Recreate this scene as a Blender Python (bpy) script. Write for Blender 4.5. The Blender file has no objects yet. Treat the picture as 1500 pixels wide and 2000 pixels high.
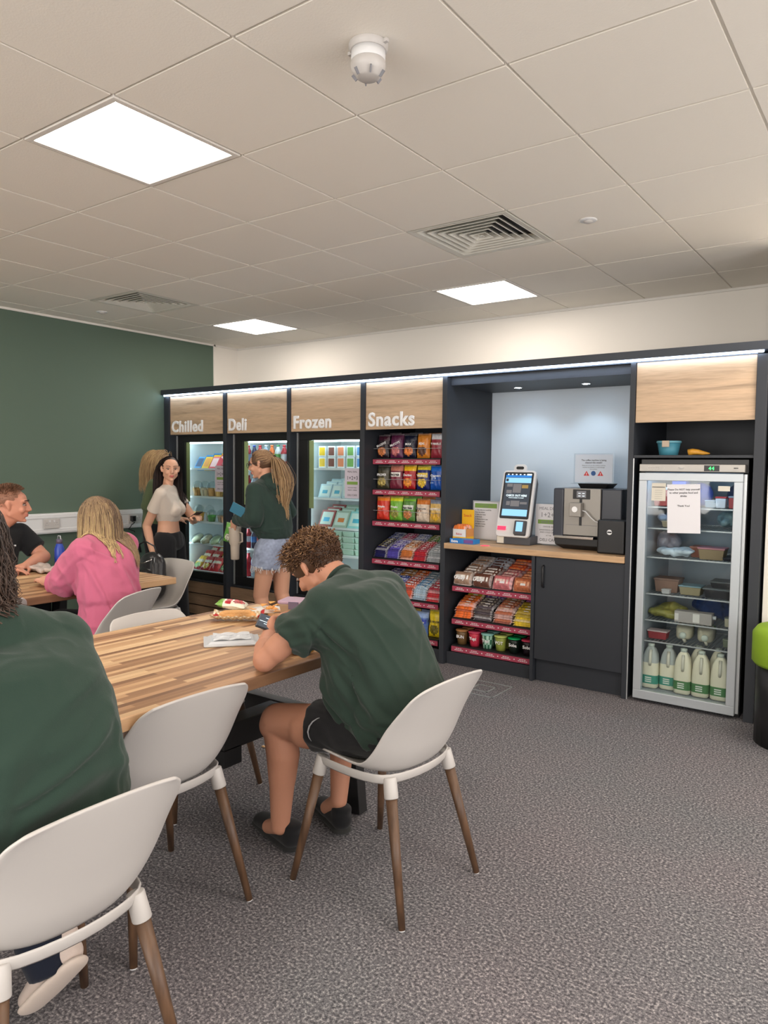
import bpy, bmesh, math, random
import numpy as np
from mathutils import Vector, Matrix, Euler
from mathutils.noise import noise as pnoise
rnd = random.Random(7)
SC = bpy.context.scene
COL = SC.collection

# ------------------------------------------------------------------ camera
cd = bpy.data.cameras.new('camera'); cam = bpy.data.objects.new('camera', cd); COL.objects.link(cam)
cd.sensor_fit = 'HORIZONTAL'; cd.sensor_width = 36; cd.lens = 36*1436.5/1500; cd.clip_start = 0.05
yaw, pit, rol = -0.626483631, -0.0622572619, 0.0099932
fwv = Vector((math.sin(yaw)*math.cos(pit), math.cos(yaw)*math.cos(pit), math.sin(pit)))
r0 = Vector((math.cos(yaw), -math.sin(yaw), 0)); u0 = r0.cross(fwv)
rv = r0*math.cos(rol)+u0*math.sin(rol); uv_ = -r0*math.sin(rol)+u0*math.cos(rol)
cam.matrix_world = Matrix(((rv.x, uv_.x, -fwv.x, 0), (rv.y, uv_.y, -fwv.y, 0), (rv.z, uv_.z, -fwv.z, 1.483), (0, 0, 0, 1)))
SC.camera = cam
# ------------------------------------------------------------------ world + exposure
w = bpy.data.worlds.new('world'); SC.world = w; w.use_nodes = True
w.node_tree.nodes['Background'].inputs[0].default_value = (1, .96, .92, 1)
w.node_tree.nodes['Background'].inputs[1].default_value = 0.05
SC.view_settings.view_transform = 'Standard'; SC.view_settings.look = 'None'
SC.view_settings.exposure = 0.72; SC.view_settings.gamma = 1; SC.view_settings.use_curve_mapping = False
CEIL = 2.757
PANEL_E = 12.0      # luminous ceiling panels
STRIP_E = 9.0       # cool led strip under the canopy
PANEL_C = (1, .90, .80)
def area(name, loc, target, sx, sy, energy, color):
    l = bpy.data.lights.new(name, 'AREA'); l.shape = 'RECTANGLE'; l.size = sx; l.size_y = sy; l.energy = energy; l.color = color
    o = bpy.data.objects.new(name, l); COL.objects.link(o); o.location = loc
    o.rotation_euler = (Vector(target)-Vector(loc)).to_track_quat('-Z', 'Y').to_euler(); return o
# fill lamps added behind and right of the camera to lift the ceiling
area('window_daylight', (-1.6, -3.52, 1.55), (-1.6, 0, 1.75), 6.0, 1.7, 108, (1, .93, .86))
area('window_daylight', (2.52, 1.4, 1.55), (0, 1.4, 1.75), 5.0, 1.7, 48, (1, .90, .86))

# ------------------------------------------------------------------ materials
MATS = {}
def nt(name):
    m = bpy.data.materials.new(name); m.use_nodes = True
    return m, m.node_tree, m.node_tree.nodes, m.node_tree.links, m.node_tree.nodes['Principled BSDF']
def mat(name, color, rough=.5, metal=0, spec=.5, coat=0, bump=None, emit=None, es=1, sub=0, alpha=1, sheen=0):
    m, t, N, L, b = nt(name)
    b.inputs['Base Color'].default_value = (*color, 1); b.inputs['Roughness'].default_value = rough
    b.inputs['Metallic'].default_value = metal; b.inputs['Specular IOR Level'].default_value = spec
    b.inputs['Coat Weight'].default_value = coat; b.inputs['Alpha'].default_value = alpha
    b.inputs['Sheen Weight'].default_value = sheen
    if sub: b.inputs['Subsurface Weight'].default_value = sub; b.inputs['Subsurface Radius'].default_value = (.01, .004, .002)
    if emit: b.inputs['Emission Color'].default_value = (*emit, 1); b.inputs['Emission Strength'].default_value = es
    if bump:
        tc = N.new('ShaderNodeTexCoord'); n = N.new('ShaderNodeTexNoise'); n.inputs['Scale'].default_value = bump[0]
        n.inputs['Detail'].default_value = bump[2] if len(bump) > 2 else 3
        bp = N.new('ShaderNodeBump'); bp.inputs['Strength'].default_value = bump[1]; bp.inputs['Distance'].default_value = bump[3] if len(bump) > 3 else .01
        L.new(tc.outputs['Object'], n.inputs['Vector']); L.new(n.outputs['Fac'], bp.inputs['Height']); L.new(bp.outputs[0], b.inputs['Normal'])
    MATS[name] = m; return m
def ramp(N, stops):
    r = N.new('ShaderNodeValToRGB'); e = r.color_ramp.elements
    while len(e) < len(stops): e.new(.5)
    for i, (p, c) in enumerate(stops): e[i].position = p; e[i].color = (*c, 1)
    return r
def colmat(name, rough=.4, metal=0, spec=.5, bump=None, sheen=0, sub=0):
    m = mat(name, (1, 1, 1), rough, metal, spec, bump=bump, sheen=sheen, sub=sub)
    a = m.node_tree.nodes.new('ShaderNodeAttribute'); a.attribute_name = 'Col'
    m.node_tree.links.new(a.outputs['Color'], m.node_tree.nodes['Principled BSDF'].inputs['Base Color']); return m
def sr(r, g, b):   # sRGB 0-255 -> linear
    return tuple(((c/255/12.92) if c/255 <= .04045 else ((c/255+.055)/1.055)**2.4) for c in (r, g, b))

mat('ceiling_tile', (.86, .82, .74), .95, bump=(160, .08))
mat('grid_white', (.74, .71, .66), .6)
mat('wall_paint', (.84, .80, .74), .9)
mat('green_paint', sr(86, 104, 90), .75)
mat('black_board', (.026, .030, .038), .55, bump=(300, .05))
mat('black_plastic', (.012, .012, .013), .4)
mat('black_metal', (.014, .014, .015), .45)
mat('canopy_board', (.035, .042, .055), .5)
mat('alcove_white', (.60, .68, .75), .5)
mat('white_plastic', (.53, .505, .48), .42)
mat('white_trunk', (.72, .72, .72), .4)
mat('steel', (.55, .55, .54), .38, metal=.9)
mat('brushed_grey', (.42, .40, .37), .45, metal=.5)
mat('silver_frame', (.50, .54, .57), .4, metal=.3)
mat('chrome', (.75, .75, .75), .12, metal=1)
mat('fridge_white', (.80, .84, .84), .4)
mat('shelf_white', (.85, .88, .88), .35)
mat('wire_grey', (.55, .57, .58), .35, metal=.4)
mat('pink_rail', sr(172, 70, 92), .35)
mat('letter_white', (.92, .92, .92), .4)
mat('print_black', (.03, .03, .035), .7)
mat('print_grey', (.22, .22, .24), .7)
mat('print_white', (.85, .85, .85), .6)
mat('print_green', sr(130, 165, 80), .6)
mat('print_red', (.6, .03, .03), .5)
mat('print_blue', (.02, .10, .30), .5)
mat('paper', (.80, .79, .82), .7)
mat('paper_pink', (.66, .60, .68), .7)
mat('panel_glow', (1, 1, 1), .5, emit=PANEL_C, es=PANEL_E)
mat('strip_glow', (1, 1, 1), .5, emit=(.62, .78, 1), es=STRIP_E*1.4)
mat('spot_glow', (1, 1, 1), .5, emit=(.70, .85, 1), es=40)
mat('fridge_glow', (1, 1, 1), .5, emit=(.72, .93, 1), es=7)
mat('fridge_glow_dim', (1, 1, 1), .5, emit=(.45, .75, 1), es=.8)
mat('screen_blue', (.0, .0, .0), .2, emit=(.30, .62, .95), es=.8)
mat('screen_deep', (.0, .0, .0), .2, emit=(.02, .18, .55), es=.9)
mat('screen_dark', (.0, .0, .0), .35, spec=.1, emit=(.045, .05, .06), es=1)
mat('screen_grey', (.0, .0, .0), .35, spec=.1, emit=(.14, .13, .13), es=1)
mat('screen_gold', (.01, .01, .01), .2, emit=(.25, .16, .05), es=1)
mat('screen_white', (.01, .01, .01), .2, emit=(.75, .9, .95), es=1)
mat('led_green', (0, .1, 0), .3, emit=(.02, 1, .12), es=2.5)
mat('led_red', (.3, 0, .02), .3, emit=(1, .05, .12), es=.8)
mat('vent_dark', (.02, .02, .025), .6)
mat('vent_white', (.66, .65, .58), .55)
mat('hatch_line', (.30, .33, .33), .5, metal=.3)
mat('lime', sr(140, 175, 40), .7)
mat('denim', sr(150, 165, 185), .85, bump=(220, .5))
mat('leather_black', (.015, .015, .017), .32, bump=(40, .25))
mat('walnut_dummy', (.1, .05, .03))
colmat('foil_print', .32, bump=(55, .35))
colmat('card_print', .5)
colmat('pot_print', .35)
colmat('food', .6, bump=(90, .5))
colmat('skin', .55, spec=.35, bump=(260, .06), sub=.05)
colmat('cloth', .88, spec=.15, bump=(420, .15), sheen=.15)
colmat('hair', .50, spec=.4)

def glassmat(name, tint, gloss, rough=.03, op=0.0):
    m, t, N, L, b = nt(name); N.remove(b)
    o = N['Material Output']; tr = N.new('ShaderNodeBsdfTransparent'); tr.inputs[0].default_value = (*tint, 1)
    g = N.new('ShaderNodeBsdfGlossy'); g.inputs['Roughness'].default_value = rough
    mx = N.new('ShaderNodeMixShader'); lw = N.new('ShaderNodeLayerWeight'); lw.inputs[0].default_value = .5
    pw = N.new('ShaderNodeMath'); pw.operation = 'POWER'; pw.inputs[1].default_value = 4; ml = N.new('ShaderNodeMath'); ml.operation = 'MULTIPLY_ADD'
    ml.inputs[1].default_value = .5*gloss; ml.inputs[2].default_value = .025*gloss
    L.new(lw.outputs['Facing'], pw.inputs[0]); L.new(pw.outputs[0], ml.inputs[0]); L.new(ml.outputs[0], mx.inputs[0]); L.new(tr.outputs[0], mx.inputs[1]); L.new(g.outputs[0], mx.inputs[2]); L.new(mx.outputs[0], o.inputs[0])
    MATS[name] = m; return m
glassmat('door_glass', (.93, .96, .96), 1.35)
glassmat('clear_plastic', (.86, .90, .90), 1.5, .12)
glassmat('acrylic', (.90, .93, .95), 1.3, .08)

def oak(name, axis, base):
    m, t, N, L, b = nt(name); b.inputs['Roughness'].default_value = .5
    tc = N.new('ShaderNodeTexCoord'); mp = N.new('ShaderNodeMapping')
    s = {'x': (1.1, 14, 14), 'y': (14, 1.1, 14)}[axis]; mp.inputs['Scale'].default_value = s
    n1 = N.new('ShaderNodeTexNoise'); n1.inputs['Scale'].default_value = 1.6; n1.inputs['Detail'].default_value = 6; n1.inputs['Distortion'].default_value = .6
    n2 = N.new('ShaderNodeTexNoise'); n2.inputs['Scale'].default_value = 9; n2.inputs['Detail'].default_value = 4
    L.new(tc.outputs['Object'], mp.inputs[0]); L.new(mp.outputs[0], n1.inputs[0]); L.new(mp.outputs[0], n2.inputs[0])
    k = base
    r = ramp(N, [(.25, tuple(c*.58 for c in k)), (.45, tuple(c*.9 for c in k)), (.62, k), (.85, tuple(min(1, c*1.18) for c in k))])
    mx = N.new('ShaderNodeMix'); mx.data_type = 'RGBA'; mx.blend_type = 'MULTIPLY'; mx.inputs[0].default_value = .35
    L.new(n1.outputs['Fac'], r.inputs[0]); L.new(r.outputs[0], mx.inputs[6])
    r2 = ramp(N, [(.3, (.6, .55, .5)), (.6, (1, 1, 1))]); L.new(n2.outputs['Fac'], r2.inputs[0]); L.new(r2.outputs[0], mx.inputs[7])
    L.new(mx.outputs[2], b.inputs['Base Color']); MATS[name] = m
oak('oak_panel', 'x', sr(208, 178, 146))
oak('oak_top', 'x', sr(205, 168, 128))
oak('oak_base', 'x', sr(160, 130, 104))

def butcher():
    m, t, N, L, b = nt('butcher_block'); b.inputs['Roughness'].default_value = .5
    tc = N.new('ShaderNodeTexCoord'); sp = N.new('ShaderNodeSeparateXYZ'); cb = N.new('ShaderNodeCombineXYZ')
    L.new(tc.outputs['Object'], sp.inputs[0]); L.new(sp.outputs[1], cb.inputs[0]); L.new(sp.outputs[0], cb.inputs[1])
    br = N.new('ShaderNodeTexBrick'); br.offset = .37; br.offset_frequency = 2; br.squash = .8; br.squash_frequency = 3
    for k, v in (('Scale', 1), ('Mortar Size', .0006), ('Brick Width', .70), ('Row Height', .026), ('Bias', 0)): br.inputs[k].default_value = v
    br.inputs['Color1'].default_value = (0, 0, 0, 1); br.inputs['Color2'].default_value = (1, 1, 1, 1); br.inputs['Mortar'].default_value = (.3, .3, .3, 1)
    L.new(cb.outputs[0], br.inputs['Vector'])
    r = ramp(N, [(0, sr(126, 92, 66)), (.2, sr(160, 122, 88)), (.45, sr(188, 148, 110)), (.7, sr(208, 170, 128)), (.88, sr(228, 196, 152)), (1, sr(170, 132, 98))])
    L.new(br.outputs['Color'], r.inputs[0])
    mp = N.new('ShaderNodeMapping'); mp.inputs['Scale'].default_value = (60, 2.5, 20); n = N.new('ShaderNodeTexNoise'); n.inputs['Scale'].default_value = 1.5; n.inputs['Detail'].default_value = 5
    L.new(tc.outputs['Object'], mp.inputs[0]); L.new(mp.outputs[0], n.inputs[0])
    r2 = ramp(N, [(.3, (.62, .55, .48)), (.65, (1.0, 1.0, 1.0))]); L.new(n.outputs['Fac'], r2.inputs[0])
    mx = N.new('ShaderNodeMix'); mx.data_type = 'RGBA'; mx.blend_type = 'MULTIPLY'; mx.inputs[0].default_value = .6
    L.new(r.outputs[0], mx.inputs[6]); L.new(r2.outputs[0], mx.inputs[7]); L.new(mx.outputs[2], b.inputs['Base Color']); MATS['butcher_block'] = m
butcher()
def walnut():
    m, t, N, L, b = nt('leg_wood'); b.inputs['Roughness'].default_value = .45
    tc = N.new('ShaderNodeTexCoord'); mp = N.new('ShaderNodeMapping'); mp.inputs['Scale'].default_value = (30, 30, 3)
    n = N.new('ShaderNodeTexNoise'); n.inputs['Scale'].default_value = 1.5; n.inputs['Detail'].default_value = 4
    L.new(tc.outputs['Object'], mp.inputs[0]); L.new(mp.outputs[0], n.inputs[0])
    r = ramp(N, [(.3, sr(70, 50, 36)), (.7, sr(108, 80, 58))]); L.new(n.outputs['Fac'], r.inputs[0]); L.new(r.outputs[0], b.inputs['Base Color']); MATS['leg_wood'] = m
walnut()
def carpet():
    m, t, N, L, b = nt('carpet'); b.inputs['Roughness'].default_value = 1; b.inputs['Specular IOR Level'].default_value = .1
    tc = N.new('ShaderNodeTexCoord')
    n = N.new('ShaderNodeTexNoise'); n.inputs['Scale'].default_value = 105; n.inputs['Detail'].default_value = 3; n.inputs['Roughness'].default_value = .7
    n2 = N.new('ShaderNodeTexNoise'); n2.inputs['Scale'].default_value = 1.4; n2.inputs['Detail'].default_value = 3
    for q in (n, n2): L.new(tc.outputs['Object'], q.inputs[0])
    r = ramp(N, [(.35, sr(68, 67, 69)), (.47, sr(102, 100, 102)), (.55, sr(124, 121, 122)), (.67, sr(180, 175, 171))])
    L.new(n.outputs['Fac'], r.inputs[0])
    r2 = ramp(N, [(.35, (.90, .93, .95)), (.65, (1, .96, .98))]); L.new(n2.outputs['Fac'], r2.inputs[0])
    mx = N.new('ShaderNodeMix'); mx.data_type = 'RGBA'; mx.blend_type = 'MULTIPLY'; mx.inputs[0].default_value = 1
    L.new(r.outputs[0], mx.inputs[6]); L.new(r2.outputs[0], mx.inputs[7]); L.new(mx.outputs[2], b.inputs['Base Color'])
    bp = N.new('ShaderNodeBump'); bp.inputs['Strength'].default_value = .3; bp.inputs['Distance'].default_value = .003
    L.new(n.outputs['Fac'], bp.inputs['Height']); L.new(bp.outputs[0], b.inputs['Normal']); MATS['carpet'] = m
carpet()

# ------------------------------------------------------------------ mesh builder
class MB:
    def __init__(s, col=(1, 1, 1)): s.v = []; s.f = []; s.c = []; s.m = []; s.col = col; s.mi = 0; s.T = None
    def pt(s, p):
        p = Vector(p)
        if s.T is not None: p = s.T @ p
        s.v.append(p); return len(s.v)-1
    def face(s, idx, col=None): s.f.append(idx); s.c.append(col or s.col); s.m.append(s.mi)
    def box(s, x0, x1, y0, y1, z0, z1, col=None):
        i = [s.pt(p) for p in ((x0,y0,z0),(x1,y0,z0),(x1,y1,z0),(x0,y1,z0),(x0,y0,z1),(x1,y0,z1),(x1,y1,z1),(x0,y1,z1))]
        for q in ((0,3,2,1),(4,5,6,7),(0,1,5,4),(1,2,6,5),(2,3,7,6),(3,0,4,7)): s.face([i[k] for k in q], col)
        return s
    def bar(s, p0, p1, wx, wy, up=(0, 0, 1), col=None):   # box along p0->p1
        p0, p1 = Vector(p0), Vector(p1); d = (p1-p0).normalized(); u = Vector(up)
        if abs(d.dot(u)) > .99: u = Vector((0, 1, 0))
        a = d.cross(u).normalized()*wx/2; b = a.normalized().cross(d)*wy/2
        i = [s.pt(p) for p in (p0-a-b, p0+a-b, p0+a+b, p0-a+b, p1-a-b, p1+a-b, p1+a+b, p1-a+b)]
        for q in ((0,3,2,1),(4,5,6,7),(0,1,5,4),(1,2,6,5),(2,3,7,6),(3,0,4,7)): s.face([i[k] for k in q], col)
        return s
    def rings(s, R, closed=True, cap0=True, cap1=True, colf=None):
        I = [[s.pt(p) for p in r] for r in R]; n = len(R[0])
        for a in range(len(R)-1):
            for k in range(n if closed else n-1):
                k2 = (k+1) % n
                s.face([I[a][k], I[a][k2], I[a+1][k2], I[a+1][k]], colf(a/(len(R)-1), k/n) if colf else None)
        if cap0: s.face(I[0][::-1], colf(0, .5) if colf else None)
        if cap1: s.face(I[-1], colf(1, .5) if colf else None)
        return s
    def tube(s, pts, r, n=10, flat=1.0, colf=None, cap=True):
        pts = [Vector(p) for p in pts]; R = []; prev = None
        for i, p in enumerate(pts):
            d = (pts[min(i+1, len(pts)-1)]-pts[max(i-1, 0)]).normalized()
            if prev is None:
                a = d.orthogonal().normalized() if abs(d.z) > .9 else d.cross(Vector((0, 0, 1))).normalized()
            else: a = (prev-d*prev.dot(d)).normalized()
            prev = a; b = d.cross(a); rr = r(i/(len(pts)-1)) if callable(r) else r
            R.append([p+a*math.cos(2*math.pi*k/n)*rr+b*math.sin(2*math.pi*k/n)*rr*flat for k in range(n)])
        return s.rings(R, cap0=cap, cap1=cap, colf=colf)
    def cyl(s, p0, p1, r0, r1=None, n=16, colf=None): return s.tube([p0, p1], lambda t: r0+((r0 if r1 is None else r1)-r0)*t, n, colf=colf)
    def lathe(s, c, prof, n=24, colf=None, cap0=True, cap1=True):
        c = Vector(c); R = [[c+Vector((math.cos(2*math.pi*k/n)*r, math.sin(2*math.pi*k/n)*r, z)) for k in range(n)] for r, z in prof]
        return s.rings(R, colf=colf, cap0=cap0, cap1=cap1)
    def sph(s, c, r, n=14, m=9, rot=None, colf=None):
        c = Vector(c); r = (r, r, r) if not hasattr(r, '__len__') else r; R = []
        for i in range(m+1):
            th = math.pi*(i/m); th = min(max(th, .02), math.pi-.02)
            ring = []
            for k in range(n):
                p = Vector((math.cos(2*math.pi*k/n)*math.sin(th)*r[0], math.sin(2*math.pi*k/n)*math.sin(th)*r[1], -math.cos(th)*r[2]))
                ring.append(c+(rot @ p if rot is not None else p))
            R.append(ring)
        return s.rings(R, colf=colf)
    def grid(s, fn, nu, nv, colf=None, flip=False):
        I = [[s.pt(fn(i/nu, j/nv)) for i in range(nu+1)] for j in range(nv+1)]
        for j in range(nv):
            for i in range(nu):
                q = [I[j][i], I[j][i+1], I[j+1][i+1], I[j+1][i]]
                s.face(q[::-1] if flip else q, colf((i+.5)/nu, (j+.5)/nv) if colf else None)
        return s
    def mesh(s, name):
        me = bpy.data.meshes.new(name); me.from_pydata([tuple(v) for v in s.v], [], s.f); me.update()
        at = me.attributes.new('Col', 'FLOAT_COLOR', 'CORNER')
        cc = [];
        for f, c in zip(s.f, s.c): cc.extend([c[0], c[1], c[2], 1.0]*len(f))
        at.data.foreach_set('color', cc); me.polygons.foreach_set('material_index', s.m)
        return me
    def build(s, name, mats, parent=None, bevel=0, smooth=False, subsurf=0, solid=0, recalc=False, seg=2):
        me = s.mesh(name)
        if recalc:
            bm = bmesh.new(); bm.from_mesh(me); bmesh.ops.recalc_face_normals(bm, faces=bm.faces); bm.to_mesh(me); bm.free()
        return link(name, me, mats, parent, bevel, smooth, subsurf, solid, seg)
def link(name, me, mats, parent=None, bevel=0, smooth=False, subsurf=0, solid=0, seg=2):
    o = bpy.data.objects.new(name, me); COL.objects.link(o)
    for m in (mats if isinstance(mats, (list, tuple)) else [mats]): me.materials.append(MATS[m])
    if smooth: me.polygons.foreach_set('use_smooth', [True]*len(me.polygons))
    if solid: md = o.modifiers.new('s', 'SOLIDIFY'); md.thickness = solid; md.offset = 0
    if subsurf: md = o.modifiers.new('ss', 'SUBSURF'); md.levels = subsurf; md.render_levels = subsurf
    if bevel: md = o.modifiers.new('b', 'BEVEL'); md.width = bevel; md.segments = seg; md.limit_method = 'ANGLE'; md.angle_limit = math.radians(40)
    if parent is not None: o.parent = parent
    return o
def tag(o, label=None, cat=None, group=None, kind=None):
    if label: o['label'] = label
    if cat: o['category'] = cat
    if group: o['group'] = group
    if kind: o['kind'] = kind
    return o
def thing(name, label, cat, loc=(0, 0, 0), rz=0, group=None, rot=None):
    o = bpy.data.objects.new(name, None); COL.objects.link(o); o.empty_display_size = .1
    o.location = loc; o.rotation_euler = rot or (0, 0, rz); return tag(o, label, cat, group)
def dup(o, loc=None, rot=None, label=None, group=None, parent=None):
    c = o.copy(); COL.objects.link(c)
    if loc is not None: c.location = loc
    if rot is not None: c.rotation_euler = rot
    if parent is not None: c.parent = parent
    if label: c['label'] = label
    if group: c['group'] = group
    for ch in list(o.children): dup(ch, parent=c)
    return c
def struct(o): o['kind'] = 'structure'; return o
BX = lambda x0, x1, y0, y1, z0, z1, col=(1, 1, 1): MB(col).box(x0, x1, y0, y1, z0, z1)
FONT_CACHE = {}
def text(name, s, size, mat_, parent, loc, rot=(math.pi/2, 0, 0), bold=0.0, ext=.0006, align='LEFT', sx=1, spacing=1, label=None, bev=0):
    k = (s, size, bold, ext, align, spacing, bev)
    if k not in FONT_CACHE:
        cu = bpy.data.curves.new('t', 'FONT'); cu.body = s; cu.size = size; cu.offset = bold; cu.extrude = ext; cu.align_x = align; cu.bevel_depth = bev; cu.bevel_resolution = 1
        cu.space_character = spacing; cu.resolution_u = 4 if size > .05 else 2
        ob = bpy.data.objects.new('t', cu); COL.objects.link(ob); bpy.context.view_layer.update()
        me = bpy.data.meshes.new_from_object(ob.evaluated_get(bpy.context.evaluated_depsgraph_get()))
        bpy.data.objects.remove(ob); bpy.data.curves.remove(cu); FONT_CACHE[k] = me
    me = FONT_CACHE[k].copy(); me.materials.clear(); me.materials.append(MATS[mat_])
    o = bpy.data.objects.new(name, me); COL.objects.link(o); o.location = loc; o.rotation_euler = rot; o.scale = (sx, 1, 1)
    if parent is not None: o.parent = parent
    if label: o['label'] = label
    return o
# ================================================================== ROOM
XL, YB, XR, YN = -6.12, 5.68, 2.6, -3.6
struct(BX(XL-.1, XR+.1, YN-.1, YB+.1, -.08, 0).build('floor', 'carpet'))
TX0, TY0 = -1.709, 1.569            # ceiling grid origin
LIGHTS = [(-2, 0), (-2, 5), (-6, 5), (-6, 0), (2, 0), (2, 4), (-2, -5), (2, -5), (-6, -5)]
VENTS = [(-1, 3), (-6, 3)]
ct = MB(); cb = MB()
x_lo = TX0-8*.6; i0, i1, j0, j1 = -8, 8, -9, 7
for i in range(i0, i1):
    for j in range(j0, j1):
        if (i, j) in LIGHTS or (i, j) in VENTS: continue
        x, y = TX0+i*.6, TY0+j*.6; g = .006
        xa, xb, ya, yb = max(x+g, XL), min(x+.6-g, XR), max(y+g, YN), min(y+.6-g, YB)
        if xb-xa < .02 or yb-ya < .02: continue
        ct.box(xa, xb, ya, yb, CEIL-.004, CEIL+.016)
ct.box(XL-.1, XR+.1, YN-.1, YB+.1, CEIL+.12, CEIL+.2)
struct(ct.build('ceiling', 'ceiling_tile'))
for i in range(i0, i1+1):
    x = TX0+i*.6
    if XL < x < XR: cb.box(x-.010, x+.010, YN, YB, CEIL+.004, CEIL+.03)
for j in range(j0, j1+1):
    y = TY0+j*.6
    if YN < y < YB: cb.box(XL, XR, y-.010, y+.010, CEIL+.0045, CEIL+.03)
struct(cb.build('trim_1', 'grid_white'))
struct(BX(XL-.1, XR+.1, YB, YB+.1, 0, CEIL+.12).build('wall_back', 'wall_paint'))
wl = MB(); wl.box(XL-.1, XL, YN, 5.33, 0, CEIL+.12); struct(wl.build('wall_left', 'green_paint'))
struct(BX(XL-.1, XL, 5.352, YB, 0, CEIL+.12).build('wall_left_return', 'wall_paint'))
struct(BX(XL-.1, XL+.012, 5.33, 5.352, 0, CEIL).build('trim_2', 'wall_paint'))
def pierced(name, ax, c0, c1, a0, a1, wa, wb, z0, z1):
    m = MB()
    for (p, q, zz0, zz1) in ((a0, wa, 0, CEIL+.12), (wb, a1, 0, CEIL+.12), (wa, wb, 0, z0), (wa, wb, z1, CEIL+.12)):
        if ax == 'x': m.box(c0, c1, p, q, zz0, zz1)
        else: m.box(p, q, c0, c1, zz0, zz1)
    struct(m.build(name, 'wall_paint'))
pierced('wall_right', 'x', XR, XR+.1, YN, YB, -1.2, 4.0, .7, 2.4)
pierced('wall_near', 'y', YN-.1, YN, XL-.1, XR+.1, -4.7, 1.5, .7, 2.4)
mat('window_sky', (.0, .0, .0), .5, emit=(.9, .95, 1), es=1.2)  # glow for the panes of the added windows
for n, ax in ((1, 'x'), (2, 'y')):  # unseen windows, added to go with the fill lamps
    wn = thing('window_%d' % n, None, None); wn['kind'] = 'structure'; f = MB()
    if ax == 'x':
        for y in (-1.2, .53, 2.27, 3.95): f.box(XR+.02, XR+.08, y, y+.05, .7, 2.4)
        f.box(XR+.02, XR+.08, -1.2, 4.0, .7, .75); f.box(XR+.02, XR+.08, -1.2, 4.0, 2.35, 2.4); g = BX(XR+.085, XR+.09, -1.2, 4.0, .7, 2.4)
    else:
        for x in (-4.7, -2.65, -.6, 1.45): f.box(x, x+.05, YN-.08, YN-.02, .7, 2.4)
        f.box(-4.7, 1.5, YN-.08, YN-.02, .7, .75); f.box(-4.7, 1.5, YN-.08, YN-.02, 2.35, 2.4); g = BX(-4.7, 1.5, YN-.09, YN-.085, .7, 2.4)
    f.build('window_frame', 'grid_white', wn); g.build('window_pane', 'window_sky', wn)
struct(BX(XL, XR, YB-.012, YB, CEIL-.022, CEIL-.004).build('trim_3', 'grid_white'))
struct(BX(XL, XL+.012, YN, YB, CEIL-.022, CEIL-.004).build('trim_4', 'grid_white'))
struct(BX(-.698, XR, 4.735, YB, 0, CEIL-.004).build('wall_back_step', 'wall_paint'))
struct(BX(-.698, XR, 4.722, 4.735, 0, .10).build('baseboard_back', 'wall_paint'))

LL = ['large bright square ceiling light panel at the upper left, nearest the camera', 'bright ceiling light panel above the snack shelves, beyond the larger air vent',
      'small bright ceiling light panel near the white corner above the first fridges']
n_ = 0
for (i, j) in LIGHTS:
    x, y = TX0+i*.6, TY0+j*.6
    t = thing('ceiling_light', LL[n_] if n_ < 3 else 'square ceiling light panel outside the picture', 'ceiling light', (x+.3, y+.3, CEIL), group='square light panels in the ceiling grid')
    f = MB()
    for (a, b, c, d) in ((-.295, .295, -.295, -.270), (-.295, .295, .270, .295), (-.295, -.270, -.27, .27), (.270, .295, -.27, .27)): f.box(a, b, c, d, -.008, .02)
    f.build('frame', 'grid_white', t, bevel=.002)
    BX(-.272, .272, -.272, .272, -.003, .006).build('diffuser', 'panel_glow', t)
    n_ += 1
for k, (i, j) in enumerate(VENTS):
    x, y = TX0+i*.6+.3, TY0+j*.6+.3
    t = thing('air_vent', ['square louvred ceiling air vent above the coffee alcove', 'square louvred ceiling air vent near the dark green wall'][k], 'air vent', (x, y, CEIL), group='louvred air vents in the ceiling')
    def sqring(mb, s0, s1, z0, z1, th=.003):
        R = []
        for (s, z) in ((s0, z0), (s1, z1), (s1+th, z1), (s0+th, z0+.002)): R.append([(-s, -s, z), (s, -s, z), (s, s, z), (-s, s, z)])
        R.append(R[0]); mb.rings(R, cap0=False, cap1=False)
    f = MB(); sqring(f, .293, .262, -.006, -.002, .004); f.box(-.296, .296, -.296, -.262, -.002, .004); f.box(-.296, .296, .262, .296, -.002, .004); f.box(-.296, -.262, -.262, .262, -.002, .004); f.box(.262, .296, -.262, .262, -.002, .004)
    f.build('frame', 'vent_white', t)
    for q in range(6):
        s = .258-q*.042; l = MB(); sqring(l, s, s-.034, -.004, .030); l.build('louvre', 'vent_white', t)
    BX(-.012, .012, -.012, .012, -.004, .0).build('centre_plate', 'vent_white', t)
    BX(-.27, .27, -.27, .27, .055, .06).build('duct_back', 'vent_dark', t)
# smoke detector
t = thing('smoke_detector', 'white round smoke detector with dark slots hanging from a ceiling tile', 'smoke detector', (-1.40, 1.83, CEIL-.004))
MB().lathe((0, 0, 0), [(.060, 0), (.060, -.012), (.056, -.018), (.056, -.022)][::-1]).build('mounting_base', 'white_plastic', t, smooth=True, bevel=.002)
MB().lathe((0, 0, 0), [(.046, -.054), (.052, -.048), (.052, -.022)], n=28).build('collar', 'white_trunk', t, smooth=True)
MB().lathe((0, 0, 0), [(.030, -.100), (.036, -.096), (.050, -.075), (.053, -.066), (.053, -.054), (.050, -.050)], n=28).build('sensor_head', 'white_plastic', t, smooth=True)
for a in range(6):
    sl = MB(); c, s = math.cos(a*math.pi/3+.3), math.sin(a*math.pi/3+.3)
    sl.bar((c*.033, s*.033, -.0960), (c*.046, s*.046, -.0795), .020, .004, up=(-s, c, 0)); sl.build('slot', 'print_grey', t)
b = MB(); b.box(-.075, -.058, -.006, .006, -.012, -.002); b.box(.058, .072, -.006, .006, -.014, -.004); b.build('cable_gland', 'white_plastic', t)
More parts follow.
